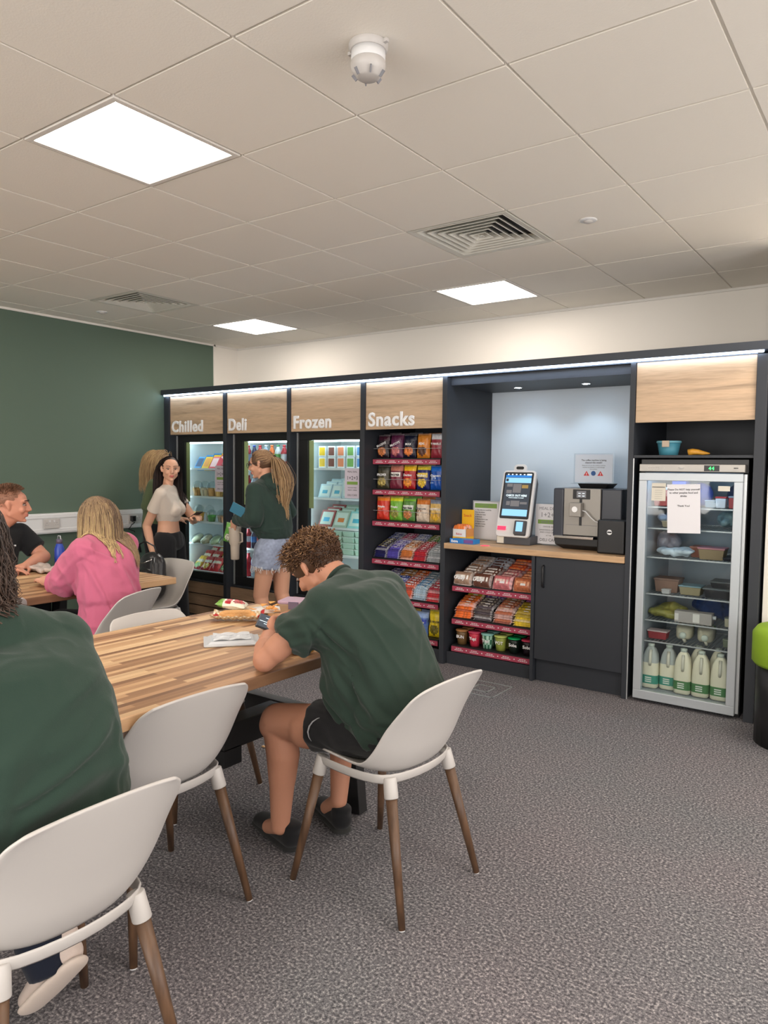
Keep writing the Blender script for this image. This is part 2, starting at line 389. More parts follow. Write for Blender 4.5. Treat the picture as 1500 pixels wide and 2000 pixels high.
for (x, y, lb) in ((-1.426, 3.731, 'small round ceiling sensor right of the larger air vent'), (-5.609, 3.68, 'small round ceiling sensor near the green wall')):
    t = thing('ceiling_sensor', lb, 'sensor', (x, y, CEIL-.004), group='small round sensors in the ceiling')
    MB().lathe((0, 0, 0), [(.040, -.006), (.046, -.002), (.046, 0)]).build('flange', 'white_trunk', t, smooth=True)
    MB().lathe((0, 0, 0), [(.014, -.016), (.022, -.012), (.024, -.006)]).build('lens', 'white_plastic', t, smooth=True)
# trunking on the green wall
t = thing('cable_trunking', 'white plastic cable trunking running along the dark green wall', 'trunking', (XL, 0, 0))
b = MB(); b.box(0, .05, -3.0, 4.46, .870, 1.045); b.box(.05, .056, -3.0, 4.46, .880, .912); b.box(.05, .056, -3.0, 4.46, 1.003, 1.035)
b.build('trunking_body', 'white_trunk', t, bevel=.004)
BX(0, .058, 4.0, 4.03, .866, 1.049).build('joint_cover', 'white_trunk', t, bevel=.002)
for (y, lb) in ((3.46, 'white double power socket on the trunking beside the seated man in black'), (4.30, 'white double power socket on the trunking behind the woman in the cream top'), (2.2, 'white double power socket on the trunking outside the picture')):
    t = thing('power_socket', lb, 'socket', (XL+.056, y, .957), group='double sockets on the trunking')
    BX(0, .010, -.073, .073, -.043, .043).build('face_plate', 'white_plastic', t, bevel=.003)
    for s in (-1, 1):
        BX(.010, .014, s*.020-.008, s*.020+.008, .014, .030).build('switch', 'white_trunk', t)
        h = MB(); h.box(.0101, .0108, s*.045-.003, s*.045+.003, .004, .010); h.box(.0101, .0108, s*.045-.012, s*.045-.006, -.014, -.010); h.box(.0101, .0108, s*.045+.006, s*.045+.012, -.014, -.010)
        h.build('pin_holes', 'print_grey', t)
# small hook-like cable on trunking
t = MB().tube([(XL+.06, 3.95, 1.03), (XL+.085, 3.96, 1.02), (XL+.09, 3.97, .98), (XL+.085, 3.955, .945), (XL+.06, 3.93, .93)], .005, 8).build('cable_loop', 'black_plastic', smooth=True)
tag(t, 'short black cable loop on the white trunking right of the pink-shirted woman', 'cable')
pl_ = thing('plug_adapter', 'black plug with tangled cable in the socket behind the cream top woman', 'plug', (XL+.068, 4.30, .957))
BX(0, .04, -.06, -.02, -.02, .03).build('plug_body', 'black_plastic', pl_, bevel=.004)
pts = [(.02+.02*math.sin(k*1.7), -.06+.03*math.sin(k*.9), -.02-.012*k) for k in range(10)]
MB().tube(pts, .004, 6).build('plug_cable', 'black_plastic', pl_, smooth=True)

# ================================================================== CABINET RUN
CB = thing('display_cabinet', 'long black cabinet run with oak headers and a lit canopy housing fridges and snacks', 'cabinet', (0, 0, 0))
YF, YBK = 4.69, 5.43
DIV = [(XL+.005, -6.04), (-5.256, -5.214), (-4.444, -4.408), (-3.638, -3.596), (-2.871, -2.831), (-1.49, -1.458), (-.770, -.715)]
for (a, b) in DIV: BX(a, b, YF, YBK, 0, 2.145).build('upright_panel', 'black_board', CB, bevel=.001)
BX(XL+.005, -.70, 4.655, YBK, 2.163, 2.213).build('canopy', 'canopy_board', CB, bevel=.002)
BX(XL+.03, -.735, 4.668, 4.676, 2.150, 2.163).build('led_strip', 'strip_glow', CB)
BX(-5.256, -.77, 4.70, YBK, 2.145, 2.163).build('soffit', 'canopy_board', CB)
BX(XL+.005, -.715, YBK, YBK+.018, 0, 2.16).build('back_board', 'black_board', CB)
names = ['Chilled', 'Deli', 'Frozen', 'Snacks', '', '']
for k in range(6):
    if k == 4: continue
    a, b = DIV[k][1], DIV[k+1][0]
    fp = BX(a+.003, b-.003, 4.705, 4.723, 1.772, 2.146).build('header_panel', 'oak_panel', CB, bevel=.001)
    if names[k]:
        text('header_lettering', names[k], .148, 'letter_white', fp, (a+(.03 if k != 1 else .022), 4.701, 1.800), bold=.0, ext=.002, bev=.0052, spacing=1.10, sx=[1.0, .90, .95, 1.02][k])
# alcove
BX(-2.831, -1.49, YBK-.03, YBK-.002, .92, 2.085).build('alcove_back_panel', 'alcove_white', CB)
BX(-2.831, -1.49, 4.75, YBK-.03, 2.085, 2.145).build('alcove_soffit', 'canopy_board', CB)
for x in (-2.47, -1.94):
    t = thing('recessed_downlight', 'small round downlight in the canopy above the '+('touch screen kiosk' if x < -2.2 else 'coffee machine'), 'downlight', (x, 5.12, 2.085), group='downlights under the canopy')
    MB().lathe((0, 0, 0), [(.026, -.004), (.036, -.002), (.036, 0)], cap0=False).build('rim', 'chrome', t, smooth=True)
    MB().lathe((0, 0, 0), [(.026, -.0035), (.026, 0)]).build('lamp_face', 'spot_glow', t)
    ld = bpy.data.lights.new('spot', 'SPOT'); ld.energy = 5; ld.color = (.70, .86, 1); ld.spot_size = 2.2; ld.spot_blend = .6; ld.shadow_soft_size = .03
    lo = bpy.data.objects.new('lamp', ld); COL.objects.link(lo); lo.location = (0, 0, -.01); lo.parent = t
BX(-2.846, -1.475, 4.672, YBK-.03, .878, .918).build('worktop_support_placeholder', 'oak_top') if False else None
wt = BX(-2.829, -1.492, 4.672, YBK-.031, .878, .918).build('worktop', 'oak_top', bevel=.002); tag(wt, 'oak worktop in the alcove holding the kiosk and coffee machine', 'worktop')
BX(-2.131, -2.108, YF, YBK, 0, .877).build('upright_panel', 'black_board', CB)
# cupboard door under the coffee machine
d = BX(-2.104, -1.493, 4.70, 4.72, .16, .872).build('cupboard_door', 'black_board', CB, bevel=.001)
MB().tube([(-2.045, 4.70, .812), (-2.045, 4.682, .806), (-2.045, 4.680, .765), (-2.045, 4.680, .71), (-2.045, 4.682, .672), (-2.045, 4.70, .666)], .008, 8).build('door_handle', 'black_metal', d, smooth=True)
BX(-2.104, -1.493, 4.74, 4.755, 0, .158).build('plinth', 'black_board', CB)
BX(-2.828, -2.135, 4.73, 4.745, 0, .092).build('plinth', 'black_board', CB)
BX(-3.593, -2.874, 4.73, 4.745, 0, .092).build('plinth', 'black_board', CB)
# slatted oak bases below the three fridges
for k in range(3):
    a, b = DIV[k][1], DIV[k+1][0]
    for z0, z1 in ((.012, .098), (.108, .212), (.222, .330)): BX(a+.003, b-.003, 4.735, 4.753, z0, z1).build('base_slat', 'oak_base', CB, bevel=.001)
    BX(a, b, 4.755, 5.40, .333, .350).build('fridge_shelf', 'black_board', CB)
    BX(a+.001, b-.001, 4.76, 5.40, 1.765, 1.785).build('fridge_top_board', 'black_board', CB)
# niche above milk fridge
BX(-1.458, -.77, 4.70, YBK, 1.552, 1.568).build('niche_shelf', 'black_board', CB)
MB().box(-1.459, -1.452, 4.694, 4.70, 0.0, 1.548).build('edge_trim', 'wire_grey', CB)

# ---- snack gondolas: rails + shelves
def gondola(name, label, x0, x1, yf, zs, depth, slope):
    t = thing(name, label, 'shelving', (0, 0, 0))
    for k, (z, dp, sl) in enumerate(zip(zs, depth, slope)):
        sh = MB(); sh.rings([[(x0, yf+.004, z+.036), (x0, yf+.004, z+.046), (x0, yf+dp, z+.046+sl), (x0, yf+dp, z+.036+sl)], [(x1, yf+.004, z+.036), (x1, yf+.004, z+.046), (x1, yf+dp, z+.046+sl), (x1, yf+dp, z+.036+sl)]])
        s = sh.build('shelf', 'black_metal', t, recalc=True)
        r = BX(x0, x1, yf-.004, yf+.002, z-.002, z+.036).build('price_rail', 'pink_rail', s)
        g = MB()
        n = 5
        for q in range(n):
            cx = x0+(x1-x0)*(q+.5)/n
            for a in range(3): g.box(cx-.026+a*.018, cx-.012+a*.018, yf-.0046, yf-.004, z+.021, z+.0255)
            for a in range(5): g.box(cx-.036+a*.015, cx-.024+a*.015, yf-.0046, yf-.004, z+.010, z+.0145)
            if q: g.box(cx-(x1-x0)/n/2-.004, cx-(x1-x0)/n/2+.004, yf-.0046, yf-.004, z+.014, z+.022)
        g.build('price_print', 'print_white', r)
    return t
SN_Z = [1.501, 1.255, 1.001, .692, .382, .098]
UN_Z = [.556, .306, .098]
gondola('snack_shelving', 'tall black snack shelving with six pink price rails under the Snacks header', -3.588, -2.948, 4.80, SN_Z, [.36]*3+[.42, .42, .36], [.0, .0, .0, .16, .16, 0])
gondola('snack_shelving', 'low black snack shelving with three pink price rails under the oak worktop', -2.795, -2.145, 4.75, UN_Z, [.46, .46, .40], [.16, .14, 0.0])

# ================================================================== BUILT-IN FRIDGES
def builtin_fridge(x0, x1, label, shelves):
    t = thing('display_fridge', label, 'fridge', (x0, 4.78, .352)); W = x1-x0; Hh = 1.765-.352
    # carcass (white lined) : back, sides, top, bottom
    cs = MB(); y1 = .58
    cs.box(0, W, .05, y1, 0, .07); cs.box(0, W, .05, y1, Hh-.06, Hh); cs.box(0, .045, .05, y1, .07, Hh-.06); cs.box(W-.045, W, .05, y1, .07, Hh-.06)
    cs.box(.045, W-.045, y1-.03, y1, .07, Hh-.06)
    cs.build('carcass', 'fridge_white', t)
    BX(.0, .006, -.004, .05, 0, Hh).build('side_trim', 'wire_grey', t)
    fr = MB()
    fx0, fx1 = .02, W-.004
    for b in ((fx0, fx1, 0, .048, 0, .075), (fx0, fx1, 0, .048, Hh-.065, Hh), (fx0, fx0+.105, 0, .048, .075, Hh-.065), (fx1-.07, fx1, 0, .048, .075, Hh-.065)): fr.box(*b)
    d = fr.build('door_frame', 'black_plastic', t, bevel=.002)
    BX(fx0+.104, fx1-.069, .02, .026, .075, Hh-.065).build('door_glass', 'door_glass', d)
    pr = BX(.0, .05, .012, .0125, .0, .0)
    # left green leaflet strip on the glass
    p = BX(fx0+.106, fx0+.158, .017, .0195, .76, Hh-.066).build('sticker_strip', 'sticker', d)
    for z in shelves:
        s = MB(); s.box(.05, W-.05, .09, .52, z-.352-.018, z-.352); s.build('shelf', 'shelf_white', t, bevel=.001)
    BX(.055, .070, .062, .075, .10, Hh-.08).build('light_tube', 'fridge_glow', t)
    BX(W-.070, W-.055, .062, .075, .10, Hh-.08).build('light_tube', 'fridge_glow', t)
    BX(.08, W-.08, .075, .09, Hh-.078, Hh-.062).build('light_tube', 'fridge_glow', t)
    return t, d
mat('milk_glow', (1, 1, 1), .5, emit=(.42, .70, 1), es=9)
mat('sticker', sr(150, 170, 120), .6)
F1, D1 = builtin_fridge(-6.036, -5.260, 'black framed glass door fridge under the Chilled header', [1.445, 1.165, .915, .695])
F2, D2 = builtin_fridge(-5.210, -4.448, 'black framed glass door fridge under the Deli header', [1.445, 1.165, .915, .695])
F3, D3 = builtin_fridge(-4.404, -3.642, 'black framed glass door freezer under the Frozen header', [1.462, 1.203, .951, .716])
def glass_sign(parent_door, x, z, w_, h_, y=.016):
    s = BX(x, x+w_, y, y+.002, z, z+h_).build('deal_poster', 'paper_pink', parent_door)
    def tx(q, zz, sz, m='print_black'): text('print', q, sz, m, s, (x+w_/2, y-.0005, z+zz), align='CENTER', ext=.0002)
    tx('MEAL DEAL', h_*.86, .020); tx('1+2+3', h_*.62, .045); BX(x+w_*.15, x+w_*.85, y-.001, y, z+h_*.46, z+h_*.56).build('print_band', 'print_green', s)
    tx('PICK ANY MAIN', h_*.34, .013); tx('SNACK + DRINK', h_*.26, .013); tx('DELI CAFE', h_*.08, .022)
glass_sign(D1, .55, .87, .16, .25); glass_sign(D2, .55, .87, .16, .25); glass_sign(D3, .525, .86, .16, .25)

# ================================================================== FREESTANDING MILK FRIDGE
t = thing('milk_fridge', 'freestanding fridge with silver framed glass door, full of milk and lunches', 'fridge', (-1.425, 4.69, 0)); MF = t
W = .625
cs = MB()
for b in ((0, W, .06, .66, .0, .06), (0, W, .06, .66, 1.46, 1.545), (0, .03, .06, .66, .06, 1.46), (W-.03, W, .06, .66, .06, 1.46), (.03, W-.03, .64, .66, .06, 1.46)): cs.box(*b)
cs.build('outer_case', 'black_plastic', t, bevel=.004)
ln = MB()
for b in ((.03, W-.03, .062, .64, .06, .075), (.03, W-.03, .062, .64, 1.44, 1.46), (.03, .04, .062, .64, .075, 1.44), (W-.04, W-.03, .062, .64, .075, 1.44), (.04, W-.04, .63, .64, .075, 1.44)): ln.box(*b)
ln.build('liner', 'liner_grey', t)  if 'liner_grey' in MATS else (mat('liner_grey', (.34, .38, .42), .4), ln.build('liner', 'liner_grey', t))
BX(.008, W-.012, .0, .058, 1.467, 1.512).build('control_panel', 'brushed_grey', t, bevel=.003)
BX(.39, .475, -.002, 0, 1.472, 1.507).build('display_bezel', 'black_plastic', t)
text('temperature_digits', '44', .030, 'led_green', t, (.415, -.0025, 1.479), spacing=1.15)
text('maker_lettering', 'COOLMED', .022, 'letter_grey', t, (.055, -.001, 1.481)) if 'letter_grey' in MATS else (mat('letter_grey', (.55, .53, .50), .5), text('maker_lettering', 'COOLMED', .022, 'letter_grey', t, (.055, -.001, 1.481)))
MB().lathe((0, 0, 0), [(.0, 0), (.013, 0), (.016, .003)], n=16).build('badge', 'letter_white', t).location = (.26, -.003, 1.489)
t.children[-1].rotation_euler = (math.pi/2, 0, 0)
MB().lathe((0, 0, 0), [(.012, 0), (.012, .004)], n=16).build('lock', 'black_plastic', t).location = (.565, 0, 1.489); t.children[-1].rotation_euler = (math.pi/2, 0, 0)
fr = MB()
for b in ((.008, .605, 0, .045, .022, .078), (.008, .605, 0, .045, 1.410, 1.458), (.008, .056, 0, .045, .078, 1.410), (.557, .605, 0, .045, .078, 1.410)): fr.box(*b)
dr = fr.build('door_frame', 'silver_frame', t, bevel=.003)
BX(.056, .557, .012, .018, .078, 1.41).build('door_glass', 'door_glass', dr)
BX(.606, .622, .03, .058, .03, 1.455).build('door_edge', 'wire_grey', t)
MILK_Z = [1.245, 1.110, .925, .690, .520, .385]
for z in MILK_Z:
    s = MB(); s.box(.045, W-.045, .085, .092, z-.008, z); s.box(.045, W-.045, .60, .607, z-.008, z)
    for q in range(22): s.bar((.05+q*.0246, .088, z-.003), (.05+q*.0246, .604, z-.003), .003, .003)
    s.build('wire_shelf', 'wire_grey', t)
BX(.06, W-.06, .07, .085, 1.425, 1.438).build('light_tube', 'milk_glow', t)
ft = MB()
for x in (.06, .56):
    for y in (.1, .6): ft.cyl((x, y, -.0), (x, y, .01), .015)
nb = thing  # keep reference
s = BX(.195, .388, -.0015, 0.0, 1.063, 1.362).build('notice_sheet', 'paper', dr); s.rotation_euler = (0, math.radians(-2), 0); s.location = (.03, 0.010, .02)
for q, (tx, sz, z) in enumerate((('Please Do NOT help yourself', .0155, 1.325), ('to other peoples food and', .0155, 1.305), ('drinks', .0155, 1.285), ('Thank You!', .0155, 1.225))):
    text('print', tx, sz, 'print_black', s, (.291, -.002, z), align='CENTER', ext=.0002, bold=.0003)
s = BX(.085, .170, .010, .0115, 1.285, 1.395).build('notice_sheet', 'paper_cream', dr) if 'paper_cream' in MATS else (mat('paper_cream', (.72, .68, .58), .7), BX(.085, .170, .010, .0115, 1.285, 1.395).build('notice_sheet', 'paper_cream', dr))[1]
g = MB(); g.box(.088, .165, .009, .010, 1.368, 1.372)
for q in range(5): g.box(.105, .150, .009, .010, 1.35-q*.013, 1.3508-q*.013)
g.build('print', 'print_black', s)
s = BX(.47, .535, .010, .0115, 1.355, 1.385).build('sticker_label', 'paper_cream', dr)

# ================================================================== TABLES
def table(label, x0, x1, y0, y1, zt=.75, th=.042, legs=True):
    cx, cy = (x0+x1)/2, (y0+y1)/2; w, l = (x1-x0)/2, (y1-y0)/2
    t = thing('canteen_table', label, 'table', (cx, cy, 0))
    BX(-w, w, -l, l, zt-th, zt).build('tabletop', 'butcher_block', t, bevel=.004)
    for s in (-1, 1):
        yy = s*(l-.30)
        for q in (-1, 1):
            m = MB(); m.bar((q*(w-.08), yy, .0), (q*(w-.15), yy, zt-th-.045), .10, .055, up=(0, 1, 0)); m.build('leg', 'black_metal', t, bevel=.003)
        m = MB(); m.bar((-(w-.12), yy, zt-th-.022), (w-.12, yy, zt-th-.022), .055, .044); m.build('cross_rail', 'black_metal', t, bevel=.002)
        m = MB(); m.bar((-(w-.12), yy, .36), (w-.12, yy, .36), .06, .09); m.build('cross_rail', 'black_metal', t, bevel=.002)
        m = MB(); m.box(-.05, .05, min(yy, yy-s*.40), max(yy, yy-s*.40), .29, .40); m.box(-.05, .05, min(yy-s*.30, yy-s*.40), max(yy-s*.30, yy-s*.40), .22, .30); m.build('stretcher', 'black_metal', t, bevel=.003)
    return t
table('long striped wood block table in the foreground where the young man in green sits', -2.83, -1.82, .45, 2.73)
table('striped wood block table beside the green wall, where the woman in pink sits', -4.87, -3.865, .75, 3.05)

# ================================================================== CHAIRS
def lerp(a, b, t): return a+(b-a)*t
def spl(P, t):
    n = len(P)-1; x = t*n; i = min(int(x), n-1); f = x-i
    p0, p1, p2, p3 = P[max(i-1, 0)], P[i], P[i+1], P[min(i+2, n)]
    r = []
    for a, b, c, d in zip(p0, p1, p2, p3):
        r.append(.5*((2*b)+(-a+c)*f+(2*a-5*b+4*c-d)*f*f+(-a+3*b-3*c+d)*f**3))
    return r
CEN = [(.235, .462), (.15, .452), (.04, .440), (-.06, .438), (-.135, .455), (-.180, .51), (-.212, .60), (-.244, .69), (-.268, .755), (-.278, .785)]
EDG = [(.200, .478), (.14, .490), (.06, .492), (-.01, .493), (-.065, .508), (-.115, .560), (-.165, .640), (-.215, .705), (-.250, .750), (-.272, .772)]
HW = [(.165,), (.195,), (.209,), (.219,), (.228,), (.232,), (.230,), (.220,), (.204,), (.174,)]
def shell(u, v):
    c, e, h_ = spl(CEN, v), spl(EDG, v), spl(HW, v)[0]; a = abs(u); k = a**2.6
    return Vector((lerp(c[0], e[0], k), u*h_, lerp(c[1], e[1], k)))
def chair_proto():
    t = thing('dining_chair', '', 'chair')
    m = MB(); m.grid(lambda a, b: shell(2*a-1, b), 24, 36)
    m.build('seat_shell', 'white_plastic', t, smooth=True, solid=.009, subsurf=1)
    # under-frame ring following the shell
    rg = MB(); R = [] ; pts = [(.185, -.176), (.10, -.188), (0, -.194), (-.09, -.190), (-.132, -.165), (-.160, -.09), (-.170, 0), (-.160, .09), (-.132, .165), (-.09, .190), (0, .194), (.10, .188), (.185, .176)]
    for (x, y) in pts: z = .446+.008*(abs(x)/.17)*(x < 0); R.append([(x*.99, y*.99, z-.022), (x*1.03, y*1.03, z-.021), (x*1.08, y*1.07, z+.016), (x*1.03, y*1.03, z+.018)])
    rg.rings(R, recalc) if False else rg.rings(R)
    rg.build('under_frame', 'white_plastic', t, smooth=True, subsurf=1, recalc=True)
    for (tx, ty, bx, by) in ((.168, .170, .245, .245), (.168, -.170, .245, -.245), (-.128, .160, -.235, .222), (-.128, -.160, -.235, -.222)):
        top, bot = Vector((tx, ty, .455)), Vector((bx, by, 0)); d = (bot-top)
        MB().cyl(top, top+d*.145, .0225, .024, 20).build('leg_socket', 'white_plastic', t, smooth=True, bevel=.003)
        lg = MB().cyl(top+d*.14, top+d*.992, .0195, .0115, 20).build('leg', 'leg_wood', t, smooth=True)
        MB().cyl(bot-d*.010, bot, .0115, .010, 12).build('foot_glide', 'white_trunk', lg)
    return t
CH = chair_proto()
GCH = 'white shell chairs with wooden legs'
chairs = [((-1.49, 2.11, 0), math.pi-.06, 'white shell chair with wooden legs on which the young man in green sits'),
 ((-2.025, 1.49, 0), math.pi-.05, 'empty white shell chair pushed in between the young man and the woman in front'),
 ((-1.61, .88, 0), math.pi-.02, 'white shell chair at the lower left corner under the nearest woman in green'),
 ((-3.70, 2.40, 0), math.radians(-160), 'white shell chair on which the woman in the pink shirt sits'),
 ((-2.66, 2.13, 0), 0.0, 'white shell chair on the far side of the front table, only its back showing'),
 ((-4.40, 3.22, 0), -math.pi/2, 'white shell chair at the end of the far table holding the black bag'),
 ((-4.05, 1.82, 0), math.pi, 'white shell chair at the far table left of the woman in pink'),
 ((-5.20, 2.52, 0), 0.0, 'white shell chair under the man in the black shirt by the green wall')]
for k, (loc, rz, lb) in enumerate(chairs):
    if k == 0: CH.location = loc; CH.rotation_euler = (0, 0, rz); tag(CH, lb, 'chair', GCH)
    else: dup(CH, loc, (0, 0, rz), lb, GCH)
# floor access hatch outline and crumb
m = MB()
hx, hy, s = -2.30, 4.33, .15
for b in ((-s, s, -s, -s+.008), (-s, s, s-.008, s), (-s, -s+.008, -s, s), (s-.008, s, -s, s), (-s*.45, s*.45, -s*.45, -s*.38), (-s*.45, s*.45, s*.38, s*.45), (-s*.45, -s*.38, -s*.45, s*.45), (s*.38, s*.45, -s*.45, s*.45)): m.box(hx+b[0], hx+b[1], hy+b[2], hy+b[3], 0, .003)
tag(m.build('floor_hatch', 'hatch_line'), 'thin square metal outline of a floor box set in the carpet', 'floor hatch')
# lime stools right of the cabinet
for (x, y, z, sc_, lb) in ((-.485, 4.46, 0, 1, 'lime green padded stool at the right edge, beside the milk fridge cabinet'),):
    t = thing('padded_stool', lb, 'stool', (x, y, z))
    MB().lathe((0, 0, 0), [(.20, .43), (.215, .45), (.215, .60), (.19, .635), (.05, .645)]).build('cushion', 'lime', t, smooth=True)
    MB().lathe((0, 0, 0), [(.19, 0), (.19, .43)]).build('base', 'black_plastic', t, smooth=True)
# ================================================================== SCULPTING HELPERS
_ico = None
def ico():
    global _ico
    if _ico is None:
        bm = bmesh.new(); bmesh.ops.create_icosphere(bm, subdivisions=3, radius=1); _ico = np.array([v.co[:] for v in bm.verts]); bm.free()
    return _ico
def E_(c, r, R=None): return (Vector(c), (r, r, r) if not hasattr(r, '__len__') else tuple(r), R)
def hull_into(V, F, elems):
    pts = []
    for c, r, R in elems:
        p = ico()*np.array(r)
        if R is not None: p = p @ np.array(R).T
        pts.append(p+np.array(c))
    bm = bmesh.new()
    for p in np.concatenate(pts): bm.verts.new(p)
    g = bmesh.ops.convex_hull(bm, input=list(bm.verts), use_existing_faces=False)
    bm.verts.index_update(); off = len(V)
    V.extend([v.co.copy() for v in bm.verts]); F.extend([[v.index+off for v in f.verts] for f in bm.faces]); bm.free()
def sculpt(name, prims, vox, mats, parent, smooth=6, disp=None, colf=None, col=(1, 1, 1), sub=0):
    V, F = [], []
    for e in prims: hull_into(V, F, e)
    me = bpy.data.meshes.new(name); me.from_pydata([tuple(v) for v in V], [], F); me.update()
    o = bpy.data.objects.new(name, me); COL.objects.link(o)
    m = o.modifiers.new('r', 'REMESH'); m.mode = 'VOXEL'; m.voxel_size = vox
    if smooth: m = o.modifiers.new('sm', 'SMOOTH'); m.iterations = smooth; m.factor = .5
    bpy.context.view_layer.update()
    me2 = bpy.data.meshes.new_from_object(o.evaluated_get(bpy.context.evaluated_depsgraph_get()))
    bpy.data.objects.remove(o); bpy.data.meshes.remove(me)
    n = len(me2.vertices); P = np.empty(n*3); me2.vertices.foreach_get('co', P); P = P.reshape(-1, 3)
    if disp:
        Nn = np.empty(n*3); me2.vertices.foreach_get('normal', Nn); Nn = Nn.reshape(-1, 3)
        P2 = P+Nn*disp(P, Nn)[:, None]; me2.vertices.foreach_set('co', P2.ravel())
    at = me2.attributes.new('Col', 'FLOAT_COLOR', 'POINT')
    c = np.ones((n, 4)); c[:, :3] = colf(P) if colf else np.array(col); at.data.foreach_set('color', c.ravel())
    me2.name = name; me2.update()
    me2.materials.clear()
    ob = link(name, me2, mats, parent, smooth=True); return ob
def nz(P, s, seed=0.0):
    # cheap smooth numpy noise: sum of sines in rotated directions
    r = np.zeros(len(P)); rg = np.random.RandomState(int(seed*10)+3)
    for k in range(7):
        d = rg.normal(size=3); d /= np.linalg.norm(d); f = s*(.6+1.1*rg.rand()); r += np.sin(P@d*f+rg.rand()*6.28+1.5*np.sin(P@rg.normal(size=3)*f*.35))
    return r/7
def folds(P, A, B, n, amp, width, seed, spread=.08):
    # n crease ridges running along segment A->B, offset sideways
    A, B = np.array(A), np.array(B); d = B-A; L = np.linalg.norm(d); d = d/L; rg = np.random.RandomState(seed); out = np.zeros(len(P))
    for k in range(n):
        o = rg.normal(size=3)*spread; o -= d*(o@d); a = A+o+d*rg.normal()*spread; dd = d+rg.normal(size=3)*.18; dd /= np.linalg.norm(dd)
        q = P-a; t = q@dd; r = q-t[:, None]*dd; nd = rg.normal(size=3); nd -= dd*(nd@dd); nd /= np.linalg.norm(nd); sd = r@nd
        env = np.exp(-((t-L*.5)/(L*.45))**4)*np.exp(-(np.linalg.norm(r, axis=1)/(width*7))**2)
        out = np.maximum(out, amp*env*np.exp(-(sd/width)**2))
    return out
def basis(f, u=(0, 0, 1)):
    f = Vector(f).normalized(); l = Vector(u).cross(f).normalized(); u2 = f.cross(l).normalized()
    return Matrix(((f.x, l.x, u2.x), (f.y, l.y, u2.y), (f.z, l.z, u2.z)))
def lim(a, b, ra, rb): return [E_(a, ra), E_(b, rb)]
def disc(c, d, r, th=.004, fl=1.0, R=None):
    b = R if R is not None else basis(d, (0, 0, 1) if abs(Vector(d).normalized().z) < .9 else (0, 1, 0))
    return (Vector(c), (th, r, r*fl), b)
def hand_prims(w, d, n, side, curl=(.5, .5, .5, .5), s=1.0, thumb=.5, spread=.0):
    """w wrist, d finger direction, n palm normal, side=+1 thumb towards n x d"""
    w, d, n = Vector(w), Vector(d).normalized(), Vector(n); n = (n-d*n.dot(d)).normalized(); t = n.cross(d)*side; P = []
    P.append([E_(w, .024*s), E_(w+d*.03*s+t*.014*s, .017*s), E_(w+d*.03*s-t*.014*s, .016*s), E_(w+d*.085*s+t*.030*s, .012*s), E_(w+d*.078*s-t*.032*s, .011*s)])
    for k in range(4):
        a = w+d*(.088-.004*abs(k-1)**1.3)*s+t*(.030-.0205*k)*s; L = [.040, .044, .041, .032][k]*s; ang = 0; p = a; dd = d+t*spread*(1.5-k)
        for q, (ln, r) in enumerate(((1, .0092), (.62, .0084), (.5, .0076))):
            ang += curl[k]*(.9 if q == 0 else 1.1); v = (dd.normalized()*math.cos(ang)+n*math.sin(ang)); p2 = p+v*L*ln
            P.append(lim(p, p2, r*s, (r-.0006)*s)); p = p2
    a = w+d*.022*s+t*.022*s+n*.004*s; b = a+(d*.7+t*.6+n*thumb*.5).normalized()*.042*s; c = b+(d*.95+t*.15+n*thumb).normalized()*.034*s; e = c+(d*.95-t*.05+n*thumb*1.2).normalized()*.026*s
    P += [lim(a, b, .015*s, .0115*s), lim(b, c, .0110*s, .0098*s), lim(c, e, .0098*s, .0078*s)]
    return P
def head_prims(C, R, s=1.0, neck=None, nr=.055, male=False, lw=1.0):
    C = Vector(C); T = lambda x, y, z: C+R @ (Vector((x, y, z))*s); e = lambda p, r: E_(T(*p), tuple(q*s for q in (r if hasattr(r, '__len__') else (r, r, r))), R)
    P = [[e((-.014, 0, .034), (.098, .076, .084))],
         [e((.030, 0, .045), (.058, .060, .050)), e((.045, 0, -.01), (.042, .056, .05)), e((.060, 0, -.088), (.020, .024*lw, .016)), e((.004, .050*lw, -.055), .017), e((.004, -.050*lw, -.055), .017)],
         [e((.094, 0, .022), .007), e((.112, 0, -.020), .0105), e((.092, 0, -.026), .012)],
         [e((.100, .013, -.024), .0075), e((.100, -.013, -.024), .0075)],
         [e((.078, .032, .034), (.014, .022, .007)), e((.078, -.032, .034), (.014, .022, .007))] if male else [e((.080, .028, .036), (.010, .018, .005)), e((.080, -.028, .036), (.010, .018, .005))],
         [e((.066, .036, -.024), .022)], [e((.066, -.036, -.024), .022)],
         [e((.091, .0, -.050), (.008, .020, .006)), e((.088, 0, -.052), (.008, .024, .004))], [e((.088, 0, -.063), (.009, .018, .006))],
         [e((.080, 0, -.092), (.013, .017, .012))]]
    for sd in (1, -1):
        P.append([e((-.004, sd*.076, .010), (.013, .006, .026)), e((-.010, sd*.085, .014), (.012, .004, .018)), e((.0, sd*.078, -.020), (.008, .005, .010))])
    if neck is not None: P.append([E_(T(-.035, 0, -.03), nr*s), E_(neck, nr*1.02*s)]); P.append([E_(T(.01, 0, -.06), nr*.8*s), E_(Vector(neck)+R @ Vector((.012, 0, 0)), nr*.9*s)])
    return P
